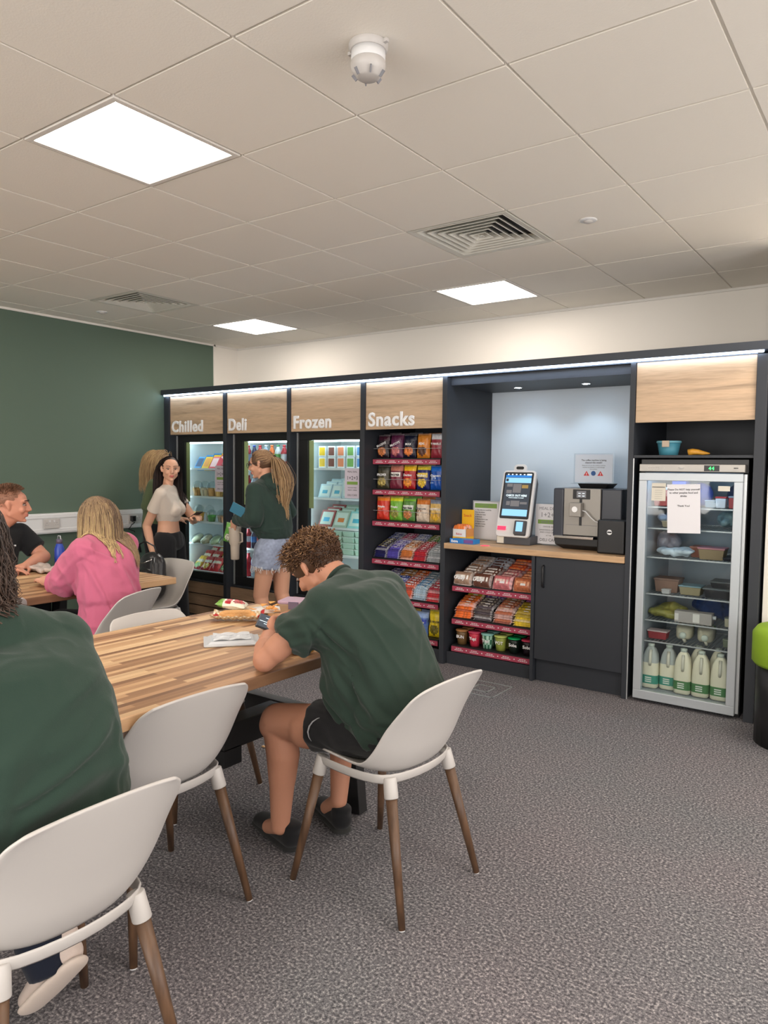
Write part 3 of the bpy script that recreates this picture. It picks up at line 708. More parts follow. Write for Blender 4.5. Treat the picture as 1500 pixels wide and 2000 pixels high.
def eyes(parent, C, R, s=1.0, iris=sr(60, 40, 28), brow=sr(50, 34, 26), lips=None, female=True, lid=None):
    C = Vector(C); T = lambda x, y, z: C+R @ (Vector((x, y, z))*s)
    for sd in (1, -1):
        MB((.34, .30, .28)).sph(T(.0765, sd*.032, .010), (.0130*s, .0126*s, .0056*s), 14, 9, R, None).build('eye', 'pot_print', parent, smooth=True)
        MB(iris).sph(T(.0895, sd*.0325, .010), (.0030*s, .0060*s, .0054*s), 12, 7, R).build('iris', 'pot_print', parent, smooth=True)
        MB(brow).tube([T(.0835, sd*.012, .0185), T(.0855, sd*.030, .0215), T(.074, sd*.050, .016)], .0022*s, 6).build('eyelid', 'hair', parent, smooth=True)
        MB(brow).tube([T(.0965, sd*.014, .034), T(.0955, sd*.030, .041), T(.082, sd*.052, .037)], lambda t: (.0034 if not female else .0026)*s*(1-.5*t), 6).build('eyebrow', 'hair', parent, smooth=True)
    if lips:
        MB(lips).tube([T(.086, -.023, -.053), T(.0965, -.009, -.0505), T(.0975, 0, -.052), T(.0965, .009, -.0505), T(.086, .023, -.053)], lambda t: (.0016+.0036*math.sin(math.pi*t))*s, 8).build('lips', 'pot_print', parent, smooth=True)
        MB(lips).tube([T(.086, -.021, -.056), T(.095, -.008, -.0615), T(.095, .008, -.0615), T(.086, .021, -.056)], lambda t: (.0016+.0040*math.sin(math.pi*t))*s, 8).build('lips', 'pot_print', parent, smooth=True)
def scalp(C, R, s, rx=.104, ry=.083, rz=.092):   # point on scalp ellipsoid from direction in the head frame
    C = Vector(C)
    def f(dx, dy, dz):
        d = Vector((dx, dy, dz)).normalized(); loc = Vector((-.014+d.x*rx, d.y*ry, .034+d.z*rz)); n = Vector((d.x/rx, d.y/ry, d.z/rz)).normalized()
        return C+R @ (loc*s), R @ n
    return f
def pushout(p, cols):
    for c, r, R in cols:
        if r == 'bvh':
            loc, nr, ix, ds = c.find_nearest(p, .09)
            if loc is not None and (p-loc).dot(nr) < .004: p = loc+nr*(.004+.006*R.random())
            continue
        q = p-c
        if R is not None: q = R.transposed() @ q
        k = math.sqrt((q.x/r[0])**2+(q.y/r[1])**2+(q.z/r[2])**2)
        if k < 1 and k > 1e-4:
            q = q/k
            p = c+(R @ q if R is not None else q)
    return p
def strand_hair(name, parent, C, R, s, n, okf, lenf, flow, colf, cols, steps=10, wid=.0035, grav=.55, wave=0, seed=1, basecol=None, basef=None, taper=.4):
    rg = random.Random(seed); m = MB(); f = scalp(C, R, s)
    cnt = 0
    while cnt < n:
        d = Vector((rg.gauss(0, 1), rg.gauss(0, 1), rg.gauss(0, 1))).normalized()
        if not okf(d): continue
        cnt += 1
        p, nrm = f(*d); L = lenf(d, rg); st = L/steps; v = (nrm*.5+(R @ Vector(flow(d, rg)))).normalized(); pts = [p.copy()]; ph = rg.random()*6.28; c0 = rg.random(); side = Vector((rg.gauss(0, 1), rg.gauss(0, 1), 0)).normalized()
        for k in range(steps):
            g = grav*min(1, (k+1)/3)
            v = (v*(1-g)+Vector((0, 0, -1))*g+(R @ Vector(flow(d, rg)))*.25*max(0, 1-k/4)).normalized()
            p = pushout(p+v*st, cols); q = p+side*wave*math.sin(ph+k*1.5)*(k/steps) if wave else p; pts.append(q.copy())
        cc = colf(d, c0, rg)
        m.tube(pts, lambda t: wid*(1-taper*t), 4, flat=.35, colf=lambda t, w_, cc=cc: cc(t), cap=False)
    if basef: basef(m)
    return m.build(name, 'hair', parent, smooth=True)
def mixc(a, b, t): t = max(0, min(1, t)); return tuple(x+(y-x)*t for x, y in zip(a, b))
from mathutils.bvhtree import BVHTree
def bvh(*obs):
    out = []
    for o in obs:
        out.append((BVHTree.FromPolygons([v.co.copy() for v in o.data.vertices], [p.vertices[:] for p in o.data.polygons]), 'bvh', random.Random(4)))
    return out
def wrinkle(P, d, s, amp, seed, st=.8):
    d = np.array(d, float); d /= np.linalg.norm(d); Q = P-st*(P@d)[:, None]*d; n = nz(Q, s, seed); m = np.clip(nz(P, s*.22, seed+7)*2.2+.45, 0, 1)
    return amp*np.clip(1-np.abs(n)*3.2, 0, 1)**1.4*m
def skinf(base, red=(.0, 0, 0), seed=1):
    b = np.array(base)
    def f(P): k = nz(P, 30, seed)[:, None]; return np.clip(b*(1+.05*k)+np.array([.02, -.002, -.004])*np.clip(nz(P, 14, seed+1), 0, 1)[:, None], 0, 1)
    return f
def sneaker(name, parent, heel, toe, up, col, sole, s=1.0):
    heel, toe = Vector(heel), Vector(toe); d = (toe-heel).normalized(); R = basis(d, up); L = (toe-heel).length
    T = lambda x, y, z: heel+R @ Vector((x*L, y, z))
    up_ = [[E_(T(.14, 0, .060), .040*s), E_(T(.12, 0, .098), (.046, .040, .016), R)], [E_(T(.12, 0, .050), .042*s), E_(T(.34, 0, .085), .034*s), E_(T(.55, 0, .046), (.04, .043, .034), R)], [E_(T(.55, 0, .044), (.05, .045, .036), R), E_(T(.86, 0, .034), (.036, .042, .028), R)]]
    u = sculpt(name, up_, .006, 'cloth', parent, 3, col=col)
    sl = [[(T(.12, 0, .012), (.042, .042, .015), R), (T(.60, 0, .015), (.055, .049, .015), R), (T(.90, 0, .017), (.036, .043, .014), R)]]
    sculpt('sole', sl, .005, 'cloth', u, 1, col=sole)
    lc = MB(mixc(col, (.5, .5, .5), .25))
    for q in range(4): lc.tube([T(.40+.09*q, -.024, .070-.004*q), T(.42+.09*q, 0, .078-.006*q), T(.40+.09*q, .024, .070-.004*q)], .0025, 6)
    lc.build('laces', 'cloth', u, smooth=True)
    return u
# ================================================================== PEOPLE
GREEN = sr(43, 58, 50); SK = sr(206, 150, 122)
def person(label, loc): return thing('person', label, 'person', (0, 0, 0))
# ---- the young man in the green t-shirt, sitting at the front table
def man_green():
    t = person('', 0); tag(t, 'person in a dark green t-shirt and black shorts sitting bent over a phone')
    f = Vector((-1, 0, 0)); C = Vector((-1.845, 2.12, 1.090)); R = basis((-.76, -.02, -.65), (-.3, 0, 1)); Rt = basis((-1, 0, -.55)); Rp = basis((-1, 0, 0))
    nk = Vector((-1.70, 2.12, 1.03)); skin = sr(190, 136, 110)
    sL, eL, wL = Vector((-1.675, 1.950, .985)), Vector((-1.835, 1.825, .795)), Vector((-2.005, 2.015, .825))
    sR, eR, wR = Vector((-1.655, 2.295, .995)), Vector((-1.83, 2.44, .795)), Vector((-2.02, 2.22, .825))
    kL, aL = Vector((-1.925, 1.985, .515)), Vector((-1.925, 2.00, .10)); kR, aR = Vector((-1.90, 2.32, .515)), Vector((-1.84, 2.25, .13))
    B = head_prims(C, R, 1.0, nk, .058, True)
    B += [[(Vector((-1.45, 2.12, .56)), (.08, .13, .08), Rp), (Vector((-1.48, 2.12, .72)), (.06, .11, .07), Rp)], [(Vector((-1.48, 2.12, .72)), (.06, .11, .07), Rp), (Vector((-1.59, 2.12, .88)), (.06, .11, .07), Rt)],
          [(Vector((-1.59, 2.12, .88)), (.06, .11, .07), Rt), (Vector((-1.67, 2.12, .97)), (.04, .10, .04), Rt)], [E_(sL, .036), E_(sR, .036), E_(nk, .04)]]
    B += [lim(sL, eL, .040, .041), lim(sL.lerp(eL, .45), sL.lerp(eL, .8), .048, .047), lim(eL, eL.lerp(wL, .45), .041, .044), lim(eL.lerp(wL, .4), wL, .043, .027)]
    B += [lim(sR, eR, .040, .040), lim(eR, eR.lerp(wR, .45), .041, .043), lim(eR.lerp(wR, .4), wR, .042, .027)]
    hp = Vector((-1.46, 2.03, .565)); hq = Vector((-1.46, 2.21, .565))
    B += [lim(hp, kL, .088, .066), lim(hp, hp.lerp(kL, .7)+Vector((0,0,-.01)), .088, .080), lim(kL, kL+Vector((-.015, 0, -.02)), .066, .060), lim(kL, kL.lerp(aL, .3)+Vector((.024, 0, 0)), .060, .064), lim(kL.lerp(aL, .3)+Vector((.024, 0, 0)), kL.lerp(aL, .55)+Vector((.016, 0, 0)), .064, .052), lim(kL.lerp(aL, .55)+Vector((.016, 0, 0)), aL, .050, .036)]
    B += [lim(hq, kR, .082, .060), lim(kR, kR.lerp(aR, .3)+Vector((.02, 0, 0)), .054, .054), lim(kR.lerp(aR, .3)+Vector((.02, 0, 0)), aR, .054, .034)]
    B += [lim(aL, aL+Vector((-.10, .04, -.05)), .034, .028), lim(aR, aR+Vector((-.08, .02, -.06)), .034, .028)]
    B += hand_prims(wL, (-.55, .62, .35), (.25, .75, -.25), -1, (.75, .8, .85, .9), 1.0, .7)
    B += hand_prims(wR, (-.55, -.60, .38), (.25, -.75, -.25), 1, (.75, .8, .85, .9), 1.0, .7)
    body = sculpt('body', B, .0055, 'skin', t, 3, colf=skinf(skin))
    # t-shirt
    S = [[(Vector((-1.475, 2.12, .56)), (.140, .185, .06), Rp), (Vector((-1.475, 2.125, .70)), (.155, .195, .08), Rp)],
         [(Vector((-1.475, 2.125, .70)), (.150, .192, .08), Rp), (Vector((-1.545, 2.125, .87)), (.135, .190, .09), Rt)],
         [(Vector((-1.545, 2.125, .87)), (.135, .192, .09), Rt), (Vector((-1.615, 2.13, .985)), (.110, .190, .072), Rt), E_(sL, .064), E_(sR, .070)],
         [E_(sL+Vector((0,0,.012)), .066), E_(sR+Vector((.01,0,.012)), .072), E_(nk+Vector((.012, 0, -.008)), .076)], [E_(nk+Vector((.02, 0, -.03)), .075), E_(nk+Vector((-.022, 0, .012)), .066)]]
    S += [[E_((-1.61, 2.02, .86), .10), E_((-1.575, 2.025, .70), .115), E_((-1.55, 2.03, .62), .09)]]
    hemL = sL.lerp(eL, .57)+Vector((.012, .0, -.004)); hemR = sR.lerp(eR, .62)
    S += [[E_(sL, .066), disc(hemL, eL-sL, .072, .006)], [E_(sR, .068), disc(hemR, eR-sR, .076, .006)], [E_(sL.lerp(eL, .3), .066), E_(Vector((-1.60, 2.0, .86)), .06)]]
    S += [[(Vector((-1.475, 2.12, .54)), (.130, .18, .05), Rp), (Vector((-1.54, 2.04, .58)), (.09, .11, .03), Rp)]]
    def dp(P, N):
        o = .0022*nz(P, 26, 1)+.0012*nz(P, 60, 2)+wrinkle(P, (.5, .25, -.85), 34, .009, 3)+wrinkle(P, (.8, .3, -.3), 46, .005, 5)
        o += folds(P, (-1.62, 1.93, .80), (-1.40, 2.02, .56), 8, 0.0153, .015, 5, .07)
        o += folds(P, (-1.72, 1.93, .93), (-1.52, 1.96, .80), 6, 0.0136, .012, 8, .045)
        o += folds(P, (-1.64, 1.90, .95), (-1.80, 1.86, .88), 6, 0.0102, .011, 9, .035)+folds(P, (-1.62, 2.0, 1.0), (-1.40, 2.1, .75), 5, 0.0068, .02, 19, .09)
        o += folds(P, (-1.50, 1.94, .60), (-1.36, 2.05, .58), 4, 0.0102, .014, 12, .035)
        o += folds(P, (-1.42, 2.20, .95), (-1.32, 2.2, .60), 3, 0.0068, .02, 14, .08)
        return o
    sculpt('t_shirt', S, .0065, 'cloth', t, 5, dp, lambda P: np.array(GREEN)*(1+.07*nz(P, 11, 4))[:, None])
    m = MB(mixc(GREEN, (0, 0, 0), .25)); n_ = 26; RR = basis(nk-C, (0, 1, 0)) 
    ax = (C-nk).normalized(); a = ax.cross(Vector((0, 1, 0))).normalized(); b = Vector((0, 1, 0)); cc = nk+ax*.052+Vector((.004, 0, .0))
    m.tube([cc+a*math.cos(q/n_*6.2832)*.063+b*math.sin(q/n_*6.2832)*.066 for q in range(n_+1)], .008, 8); m.build('collar', 'cloth', t, smooth=True)
    # shorts
    hm = hp.lerp(kL, .60); hm2 = hq.lerp(kR, .60)
    D = [[(Vector((-1.47, 2.12, .56)), (.12, .165, .085), Rp)], [(hp, (.095, .095, .095), None), disc(hm, kL-hp, .094, .006)], [(hq, (.095, .095, .095), None), disc(hm2, kR-hq, .092, .006)]]
    sh = sculpt('shorts', D, .006, 'cloth', t, 3, lambda P, N: .002*nz(P, 40, 6)+folds(P, (-1.72, 1.93, .62), (-1.55, 1.95, .50), 5, 0.0068, .012, 3, .04), None, (.014, .014, .015))
    sw = MB((.35, .35, .36)); q0 = hp.lerp(kL, .49)
    dd = (kL-hp).normalized(); pts = []
    for al, an in ((.004, .30), (.012, .15), (.016, -.05), (.012, -.25), (.002, -.42), (-.014, -.55), (-.028, -.60)):
        pts.append(q0+dd*al+Vector((0, -math.cos(an)*.0985, -math.sin(an)*.0985)))
    sw.tube(pts, lambda u: .0010+.0050*math.sin(math.pi*u)**1.2, 6, flat=.5); sw.build('side_mark', 'cloth', sh, smooth=True)
    sneaker('shoe', t, (-1.86, 2.02, 0.002), (-2.15, 2.10, 0.002), (0, 0, 1), (.012, .012, .013), (.02, .02, .02), 1)
    sneaker('shoe', t, (-1.80, 2.24, 0.002), (-2.04, 2.36, 0.002), (0, 0, 1), (.012, .012, .013), (.03, .03, .028), 1)
    eyes(body, C, R, 1.0, lips=sr(190, 110, 95), female=False)
    # curly hair
    rg = random.Random(5); fsc = scalp(C, R, 1.0); m = MB(sr(70, 48, 32))
    dark, mid, gold = sr(46, 31, 23), sr(84, 57, 40), sr(168, 128, 88)
    m.sph(C+R @ Vector((-.012, 0, .046)), (.112, .086, .094), 24, 14, R, None); m.sph(C+R @ Vector((-.056, 0, -.004)), (.050, .060, .050), 20, 12, R, None)
    def ok(d): return (d.z > -.06 or (d.x < -.25 and d.z > -.75)) and not (d.x > .62 and d.z < .52)
    for k in range(3000):
        while True:
            d = Vector((rg.gauss(0, 1), rg.gauss(0, 1), rg.gauss(0, 1))).normalized()
            if ok(d): break
        p, nn = fsc(*d); top = max(0, min(1, (d.z+.15)/.6)); L = (.010+.020*top)*(1.25 if d.x > .3 else 1); a = nn.orthogonal().normalized(); b = nn.cross(a); ph = rg.random()*6.28; tw = rg.choice((-1, 1)); lean = R @ Vector((rg.gauss(.35, .4), rg.gauss(0, .4), rg.gauss(0, .3)))
        pts = [p+nn*L*(q/5)+lean*L*.6*(q/5)**2+(a*math.cos(ph+tw*q*1.25)+b*math.sin(ph+tw*q*1.25))*.0075*(.3+top)*(q/5) for q in range(6)]
        g = rg.random(); c1 = mixc(dark, mid, g); c2 = mixc(mid, gold, g*g*min(1, .15+top*1.1+.5*max(0, d.x))*1.1)
        m.tube(pts, .0023, 4, flat=.5, colf=lambda t_, w_, c1=c1, c2=c2: mixc(c1, c2, t_), cap=False)
    m.build('hair', 'hair', t, smooth=True)
    return t
man_green()

# ---- woman in front, green top, large back
def woman_front():
    t = person('', 0); tag(t, 'person with dark wavy hair in a dark green top, back to us at lower left')
    Rt = basis((-1, 0, -.22)); Rp = basis((-1, 0, 0)); C = Vector((-1.74, .738, 1.305)); R = basis((-1, -.1, -.12)); nk = Vector((-1.665, .725, 1.155)); skin = sr(205, 152, 126)
    sR, eR, wR = Vector((-1.655, .955, 1.045)), Vector((-1.93, 1.02, .81)), Vector((-2.12, .85, .79)); sL, eL, wL = Vector((-1.655, .53, 1.045)), Vector((-1.92, .46, .81)), Vector((-2.12, .62, .79))
    B = head_prims(C, R, 1.0, nk, .055)
    B += [[(Vector((-1.66, .82, .58)), (.09, .19, .08), Rp), (Vector((-1.55, .79, .80)), (.12, .19, .10), Rt), (Vector((-1.62, .75, 1.02)), (.09, .18, .08), Rt)], [E_(sL, .05), E_(sR, .05), E_(nk, .05)],
          lim(sR, eR, .055, .042), lim(eR, wR, .044, .028), lim(sL, eL, .055, .042), lim(eL, wL, .044, .028)]
    B += hand_prims(wR, (-.8, -.6, -.05), (0, 0, -1), -1, (.15,)*4) + hand_prims(wL, (-.8, .6, -.05), (0, 0, -1), 1, (.15,)*4)
    hR, kR, aR = Vector((-1.62, .92, .56)), Vector((-2.0, .96, .54)), Vector((-1.80, 1.00, .16)); hL, kL, aL = Vector((-1.62, .70, .56)), Vector((-2.0, .66, .54)), Vector((-1.93, .66, .12))
    for h, k, a in ((hR, kR, aR), (hL, kL, aL)): B += [lim(h, k, .085, .06), lim(k, a, .055, .036)]
    body = sculpt('body', B, .008, 'skin', t, 3, colf=skinf(skin))
    S = [[(Vector((-1.67, .84, .565)), (.145, .235, .07), Rp), (Vector((-1.60, .815, .70)), (.180, .27, .08), Rp)],
         [(Vector((-1.60, .815, .70)), (.180, .27, .08), Rp), (Vector((-1.575, .79, .86)), (.180, .256, .08), Rt)],
         [(Vector((-1.575, .79, .86)), (.180, .256, .08), Rt), (Vector((-1.60, .775, 1.0)), (.14, .245, .07), Rt), E_(sR, .072), E_(sL, .072)],
         [E_(sR, .072), E_(sL, .072), E_(nk+Vector((.015, 0, -.03)), .082)], [E_(sR, .082), disc(sR.lerp(eR, .62), eR-sR, .085, .006)], [E_(sL, .082), disc(sL.lerp(eL, .62), eL-sL, .085, .006)]]
    def dp(P, N):
        o = .002*nz(P, 18, 3)+.001*nz(P, 50, 4)+wrinkle(P, (.1, 1, .25), 24, .010, 3)+wrinkle(P, (.3, .8, .6), 40, .005, 6)
        o += folds(P, (-1.42, .92, .95), (-1.50, 1.10, 1.0), 7, 0.0153, .012, 21, .06)+folds(P, (-1.38, .60, .74), (-1.42, 1.08, .86), 5, 0.0187, .018, 23, .05)
        o += folds(P, (-1.42, 1.0, .93), (-1.42, 1.05, .62), 6, 0.0136, .014, 27, .05)+folds(P, (-1.36, .75, .95), (-1.42, 1.05, 1.05), 3, 0.0068, .016, 29, .05)
        return o
    top_ = sculpt('top', S, .008, 'cloth', t, 5, dp, lambda P: np.array(sr(44, 62, 53))*(1+.07*nz(P, 9, 4))[:, None])
    D = [[(Vector((-1.68, .84, .54)), (.13, .20, .06), Rp)]]
    for h, k, a in ((hR, kR, aR), (hL, kL, aL)): D += [lim(h, k, .105, .078), [E_(k, .078), disc(k.lerp(a, 1.04), a-k, .060, .006)]]
    sculpt('trousers', D, .008, 'cloth', t, 3, lambda P, N: .002*nz(P, 30, 6), None, (.010, .013, .024))
    sneaker('shoe', t, (-1.715, 1.035, .175), (-1.835, .965, -.0+.022), (-.80, .30, 1.0), sr(196, 180, 170), sr(205, 190, 178), .95)
    sneaker('shoe', t, (-1.90, .66, .002), (-2.15, .66, .002), (0, 0, 1), sr(196, 180, 170), sr(205, 190, 178), .95)
    eyes(body, C, R, lips=sr(190, 110, 100))
    dk, md = sr(30, 22, 20), sr(66, 50, 42)
    cols = [(C+R @ Vector((-.012, 0, .03)), (.106, .086, .094), R)]+bvh(top_)
    strand_hair('hair', t, C, R, 1.0, 3200, lambda d: d.z > -.55 and not (d.x > .45 and d.z < .5), lambda d, rg: .13+.08*rg.random()+.08*max(0, d.z), lambda d, rg: (-.4+.3*rg.gauss(0, 1), d.y*.5+.2*rg.gauss(0, 1), -.4), 
                lambda d, c0, rg: (lambda t_, c0=c0: mixc(mixc(dk, md, c0*.6), mixc(md, sr(92, 72, 60), c0), t_)), cols, 12, .003, .5, .022, 3, basef=lambda m: m.sph(C+R @ Vector((-.016, 0, .032)), (.106, .084, .094), 20, 12, R, lambda a, b: dk))
    return t
woman_front()

# ---- woman in pink
def woman_pink():
    t = person('', 0); tag(t, 'person in a pink shirt with long blonde streaked hair sitting at the far table')
    f = Vector((-.95, -.31, 0)); l = Vector((.31, -.95, 0)); Rt = basis((-.93, -.30, -.25)); Rp = basis(f)
    P0 = Vector((-3.66, 2.42, .55)); P1 = Vector((-3.67, 2.43, .74)); P2 = Vector((-3.70, 2.445, .90)); P3 = Vector((-3.735, 2.45, 1.00)); nk = Vector((-3.775, 2.45, 1.065)); C = Vector((-3.82, 2.45, 1.175)); R = basis((-1, -.12, -.10)); skin = sr(215, 160, 135)
    sL, sR = P3+l*.185, P3-l*.185; eL = Vector((-3.86, 2.275, .81)); wL = Vector((-4.12, 2.30, .79)); eR = Vector((-4.02, 2.62, .81)); wR = Vector((-4.20, 2.45, .79))
    B = head_prims(C, R, .95, nk, .050)+[[(P0, (.11, .16, .10), Rp), (P1, (.09, .13, .08), Rp)], [(P1, (.09, .13, .08), Rp), (P2, (.09, .14, .08), Rt), (P3, (.07, .13, .05), Rt)], [E_(sL, .045), E_(sR, .045), E_(nk, .045)], lim(sL, eL, .048, .038), lim(eL, wL, .038, .026), lim(sR, eR, .048, .038), lim(eR, wR, .038, .026)]
    B += hand_prims(wL, (-.9, .3, 0), (0, 0, -1), 1, (.2,)*4, .92)+hand_prims(wR, (-.9, -.3, 0), (0, 0, -1), -1, (.2,)*4, .92)
    hL, hR = P0+l*.09, P0-l*.09; kL, kR = hL+f*.42, hR+f*.42; aL, aR = kL+Vector((.02, 0, -.43)), kR+Vector((.02, 0, -.43))
    for h, k, a in ((hL, kL, aL), (hR, kR, aR)): B += [lim(h, k, .08, .058), lim(k, a, .052, .034), lim(a, a+f*.12+Vector((0, 0, -.06)), .032, .026)]
    body = sculpt('body', B, .007, 'skin', t, 3, colf=skinf(skin))
    S = [[(P0-Vector((0, 0, .03)), (.145, .195, .07), Rp), (P1, (.130, .180, .08), Rp)], [(P1, (.135, .195, .08), Rp), (P2, (.135, .215, .08), Rt)], [(P2, (.135, .215, .08), Rt), (P3, (.098, .205, .05), Rt), E_(sL, .066), E_(sR, .066)], [E_(sL, .064), E_(sR, .064), E_(nk+Vector((.01, 0, -.02)), .066)],
         [E_(sL, .076), E_(sL.lerp(eL, .6), .086), E_(sL.lerp(eL, .95), .080)], [E_(sR, .074), disc(sR.lerp(eR, .95), eR-sR, .070, .006)], [E_(eL, .070), disc(eL.lerp(wL, .45), wL-eL, .062, .006)], [E_(P1, .12), E_(P2, .15), E_(sL.lerp(eL, .6), .06)]]
    def dp(P, N):
        o = .0018*nz(P, 24, 3)+.001*nz(P, 60, 4)+wrinkle(P, tuple(Vector((0, 0, .75))+l*.65), 40, .011, 3)+wrinkle(P, tuple(Vector((0, 0, .5))+l*.8), 60, .005, 5)
        return o+folds(P, tuple(P2+l*.16-f*.06+Vector((0, 0, .04))), tuple(P0-l*.06-f*.12), 12, 0.0170, .012, 31, .08)+folds(P, tuple(sL-f*.03), tuple(eL), 5, 0.0068, .011, 33, .03)+folds(P, tuple(P2-l*.17), tuple(P0-l*.12), 4, 0.0068, .012, 35, .04)
    sh = sculpt('shirt', S, .0065, 'cloth', t, 4, dp, lambda P: np.array(sr(196, 104, 132))*(1+.06*nz(P, 11, 4))[:, None])
    D = [[(P0-Vector((0, 0, .03)), (.125, .175, .08), Rp)]]
    for h, k, a in ((hL, kL, aL), (hR, kR, aR)): D += [lim(h, k, .092, .068), [E_(k, .068), disc(k.lerp(a, .92), a-k, .055, .006)]]
    sculpt('trousers', D, .008, 'cloth', t, 3, None, None, (.010, .011, .014))
    for a in (aL, aR): sneaker('shoe', t, Vector((a.x, a.y, 0.002))-f*.05, Vector((a.x, a.y, 0.002))+f*.20, (0, 0, 1), (.02, .02, .02), (.5, .5, .5), .9)
    eyes(body, C, R, .95, lips=sr(200, 110, 110))
    dk, bl, yl = sr(58, 40, 36), sr(176, 146, 112), sr(222, 196, 140)
    cols = [(C+R @ Vector((-.012, 0, .03)), (.100, .082, .090), R)]+bvh(sh)
    rt = R @ Vector((0, 1, 0))
    def cf(d, c0, rg):
        blo = c0 < (.80 if d.y > .1 else .30)
        def g(t_):
            if blo: return mixc(mixc(dk, bl, .55), mixc(bl, yl, c0*1.3), t_*2.2)
            return mixc(mixc(dk, bl, .12+.2*c0), mixc(dk, bl, .75), (t_-.30)*1.6)
        return g
    strand_hair('hair', t, C, R, .95, 5200, lambda d: d.z > -.35 and not (d.x > .35 and d.z < .55), lambda d, rg: .25+.15*rg.random(), lambda d, rg: (-.30+.12*rg.gauss(0, 1), d.y*.12+.05*rg.gauss(0, 1), -.5), cf, cols, 11, .0023, .66, .003, 4,
                basef=lambda m: m.sph(C+R @ Vector((-.014, 0, .030)), (.098, .079, .088), 20, 12, R, lambda a, b: dk))
woman_pink()

# ---- man in the black shirt by the wall
def man_black():
    t = person('', 0); tag(t, 'person with short hair in a black shirt at the far table, in profile')
    Rp = basis((1, .15, 0)); f = Vector((.99, .15, 0)); l = Vector((-.15, .99, 0)); C = Vector((-5.06, 2.60, 1.185)); R = basis((.60, .80, -.06)); nk = Vector((-5.14, 2.53, 1.05)); skin = sr(206, 146, 122)
    P0, P1, P2, P3 = Vector((-5.22, 2.50, .55)), Vector((-5.20, 2.50, .74)), Vector((-5.16, 2.50, .88)), Vector((-5.13, 2.51, .98))
    sL, sR = P3+l*.20, P3-l*.20; eL, wL = Vector((-5.02, 2.80, .815)), Vector((-4.84, 2.58, .79)); eR, wR = Vector((-5.0, 2.20, .815)), Vector((-4.80, 2.38, .79))
    B = head_prims(C, R, 1.08, nk, .064, True, 1.1)+[[(P0, (.12, .16, .1), Rp), (P1, (.11, .15, .08), Rp), (P2, (.10, .15, .08), Rp), (P3, (.08, .15, .05), Rp)], [E_(sL, .05), E_(sR, .05), E_(nk, .055)],
         lim(sL, eL, .056, .046), lim(eL, eL.lerp(wL, .4), .048, .047), lim(eL.lerp(wL, .4), wL, .046, .030), lim(sR, eR, .056, .046), lim(eR, wR, .047, .030)]
    B += hand_prims(wL, (.55, -.83, 0), (0, 0, -1), -1, (.25,)*4, 1.05)+hand_prims(wR, (.6, .8, 0), (0, 0, -1), 1, (.25,)*4, 1.05)
    hL, hR = P0+l*.1, P0-l*.1; kL, kR = hL+f*.42, hR+f*.42; aL, aR = kL+Vector((0, 0, -.42)), kR+Vector((0, 0, -.42))
    for h, k, a in ((hL, kL, aL), (hR, kR, aR)): B += [lim(h, k, .085, .06), lim(k, a, .055, .036)]
    body = sculpt('body', B, .0065, 'skin', t, 3, colf=skinf(skin))
    S = [[(P0, (.15, .20, .08), Rp), (P1, (.15, .195, .08), Rp)], [(P1, (.15, .195, .08), Rp), (P2, (.135, .205, .08), Rp)], [(P2, (.135, .205, .08), Rp), (P3, (.10, .20, .05), Rp), E_(sL, .07), E_(sR, .07)], [E_(sL, .066), E_(sR, .066), E_(nk+Vector((0, 0, -.022)), .074)],
         [E_(sL, .076), disc(sL.lerp(eL, .68), eL-sL, .078, .006)], [E_(sR, .076), disc(sR.lerp(eR, .68), eR-sR, .078, .006)]]
    sh = sculpt('shirt', S, .008, 'cloth', t, 4, lambda P, N: .002*nz(P, 24, 3)+folds(P, tuple(P2+l*.1+f*.1), tuple(P0+f*.12), 4, 0.0068, .014, 3, .06), None, (.012, .013, .015))
    BX(-.010, .010, -.002, .002, -.005, .005, (.7, .7, .7)).build('chest_badge', 'card_print', sh).location = P2+f*.142+l*.085+Vector((0, 0, .03))
    D = [[(P0-Vector((0, 0, .03)), (.13, .18, .08), Rp)]]
    for h, k, a in ((hL, kL, aL), (hR, kR, aR)): D += [lim(h, k, .095, .07), [E_(k, .07), disc(k.lerp(a, .93), a-k, .058, .006)]]
    sculpt('trousers', D, .009, 'cloth', t, 3, None, None, (.012, .013, .018))
    for a in (aL, aR): sneaker('shoe', t, Vector((a.x, a.y, 0.002))-f*.05, Vector((a.x, a.y, 0.002))+f*.22, (0, 0, 1), (.02, .02, .02), (.1, .1, .1), 1)
    eyes(body, C, R, 1.08, lips=sr(200, 120, 105), female=False)
    dk, md = sr(88, 62, 48), sr(150, 112, 88)
    m = MB(); m.sph(C+R @ Vector((-.020, 0, .044)), (.104, .084, .088), 22, 12, R, lambda a, b: sr(150, 106, 84))
    rg = random.Random(8); fsc = scalp(C, R, 1.08)
    for k in range(1300):
        while True:
            d = Vector((rg.gauss(0, 1), rg.gauss(0, 1), rg.gauss(0, 1))).normalized()
            if (d.z > .05 or (d.x < -.1 and d.z > -.5)) and not (d.x > .5 and d.z < .72): break
        p, nn = fsc(*d); L = .004+.022*max(0, min(1, (d.z-.35)/.4)); v = (nn+(R @ Vector((.5, rg.gauss(0, .3), .1)))*(.8 if d.z > .4 else .2)).normalized(); g = rg.random()
        m.tube([p, p+v*L*.5, p+v*L+nn*-.002], .0022, 4, flat=.5, colf=lambda t_, w_, g=g: mixc(dk, md, g), cap=False)
    m.build('hair', 'hair', t, smooth=True)
man_black()

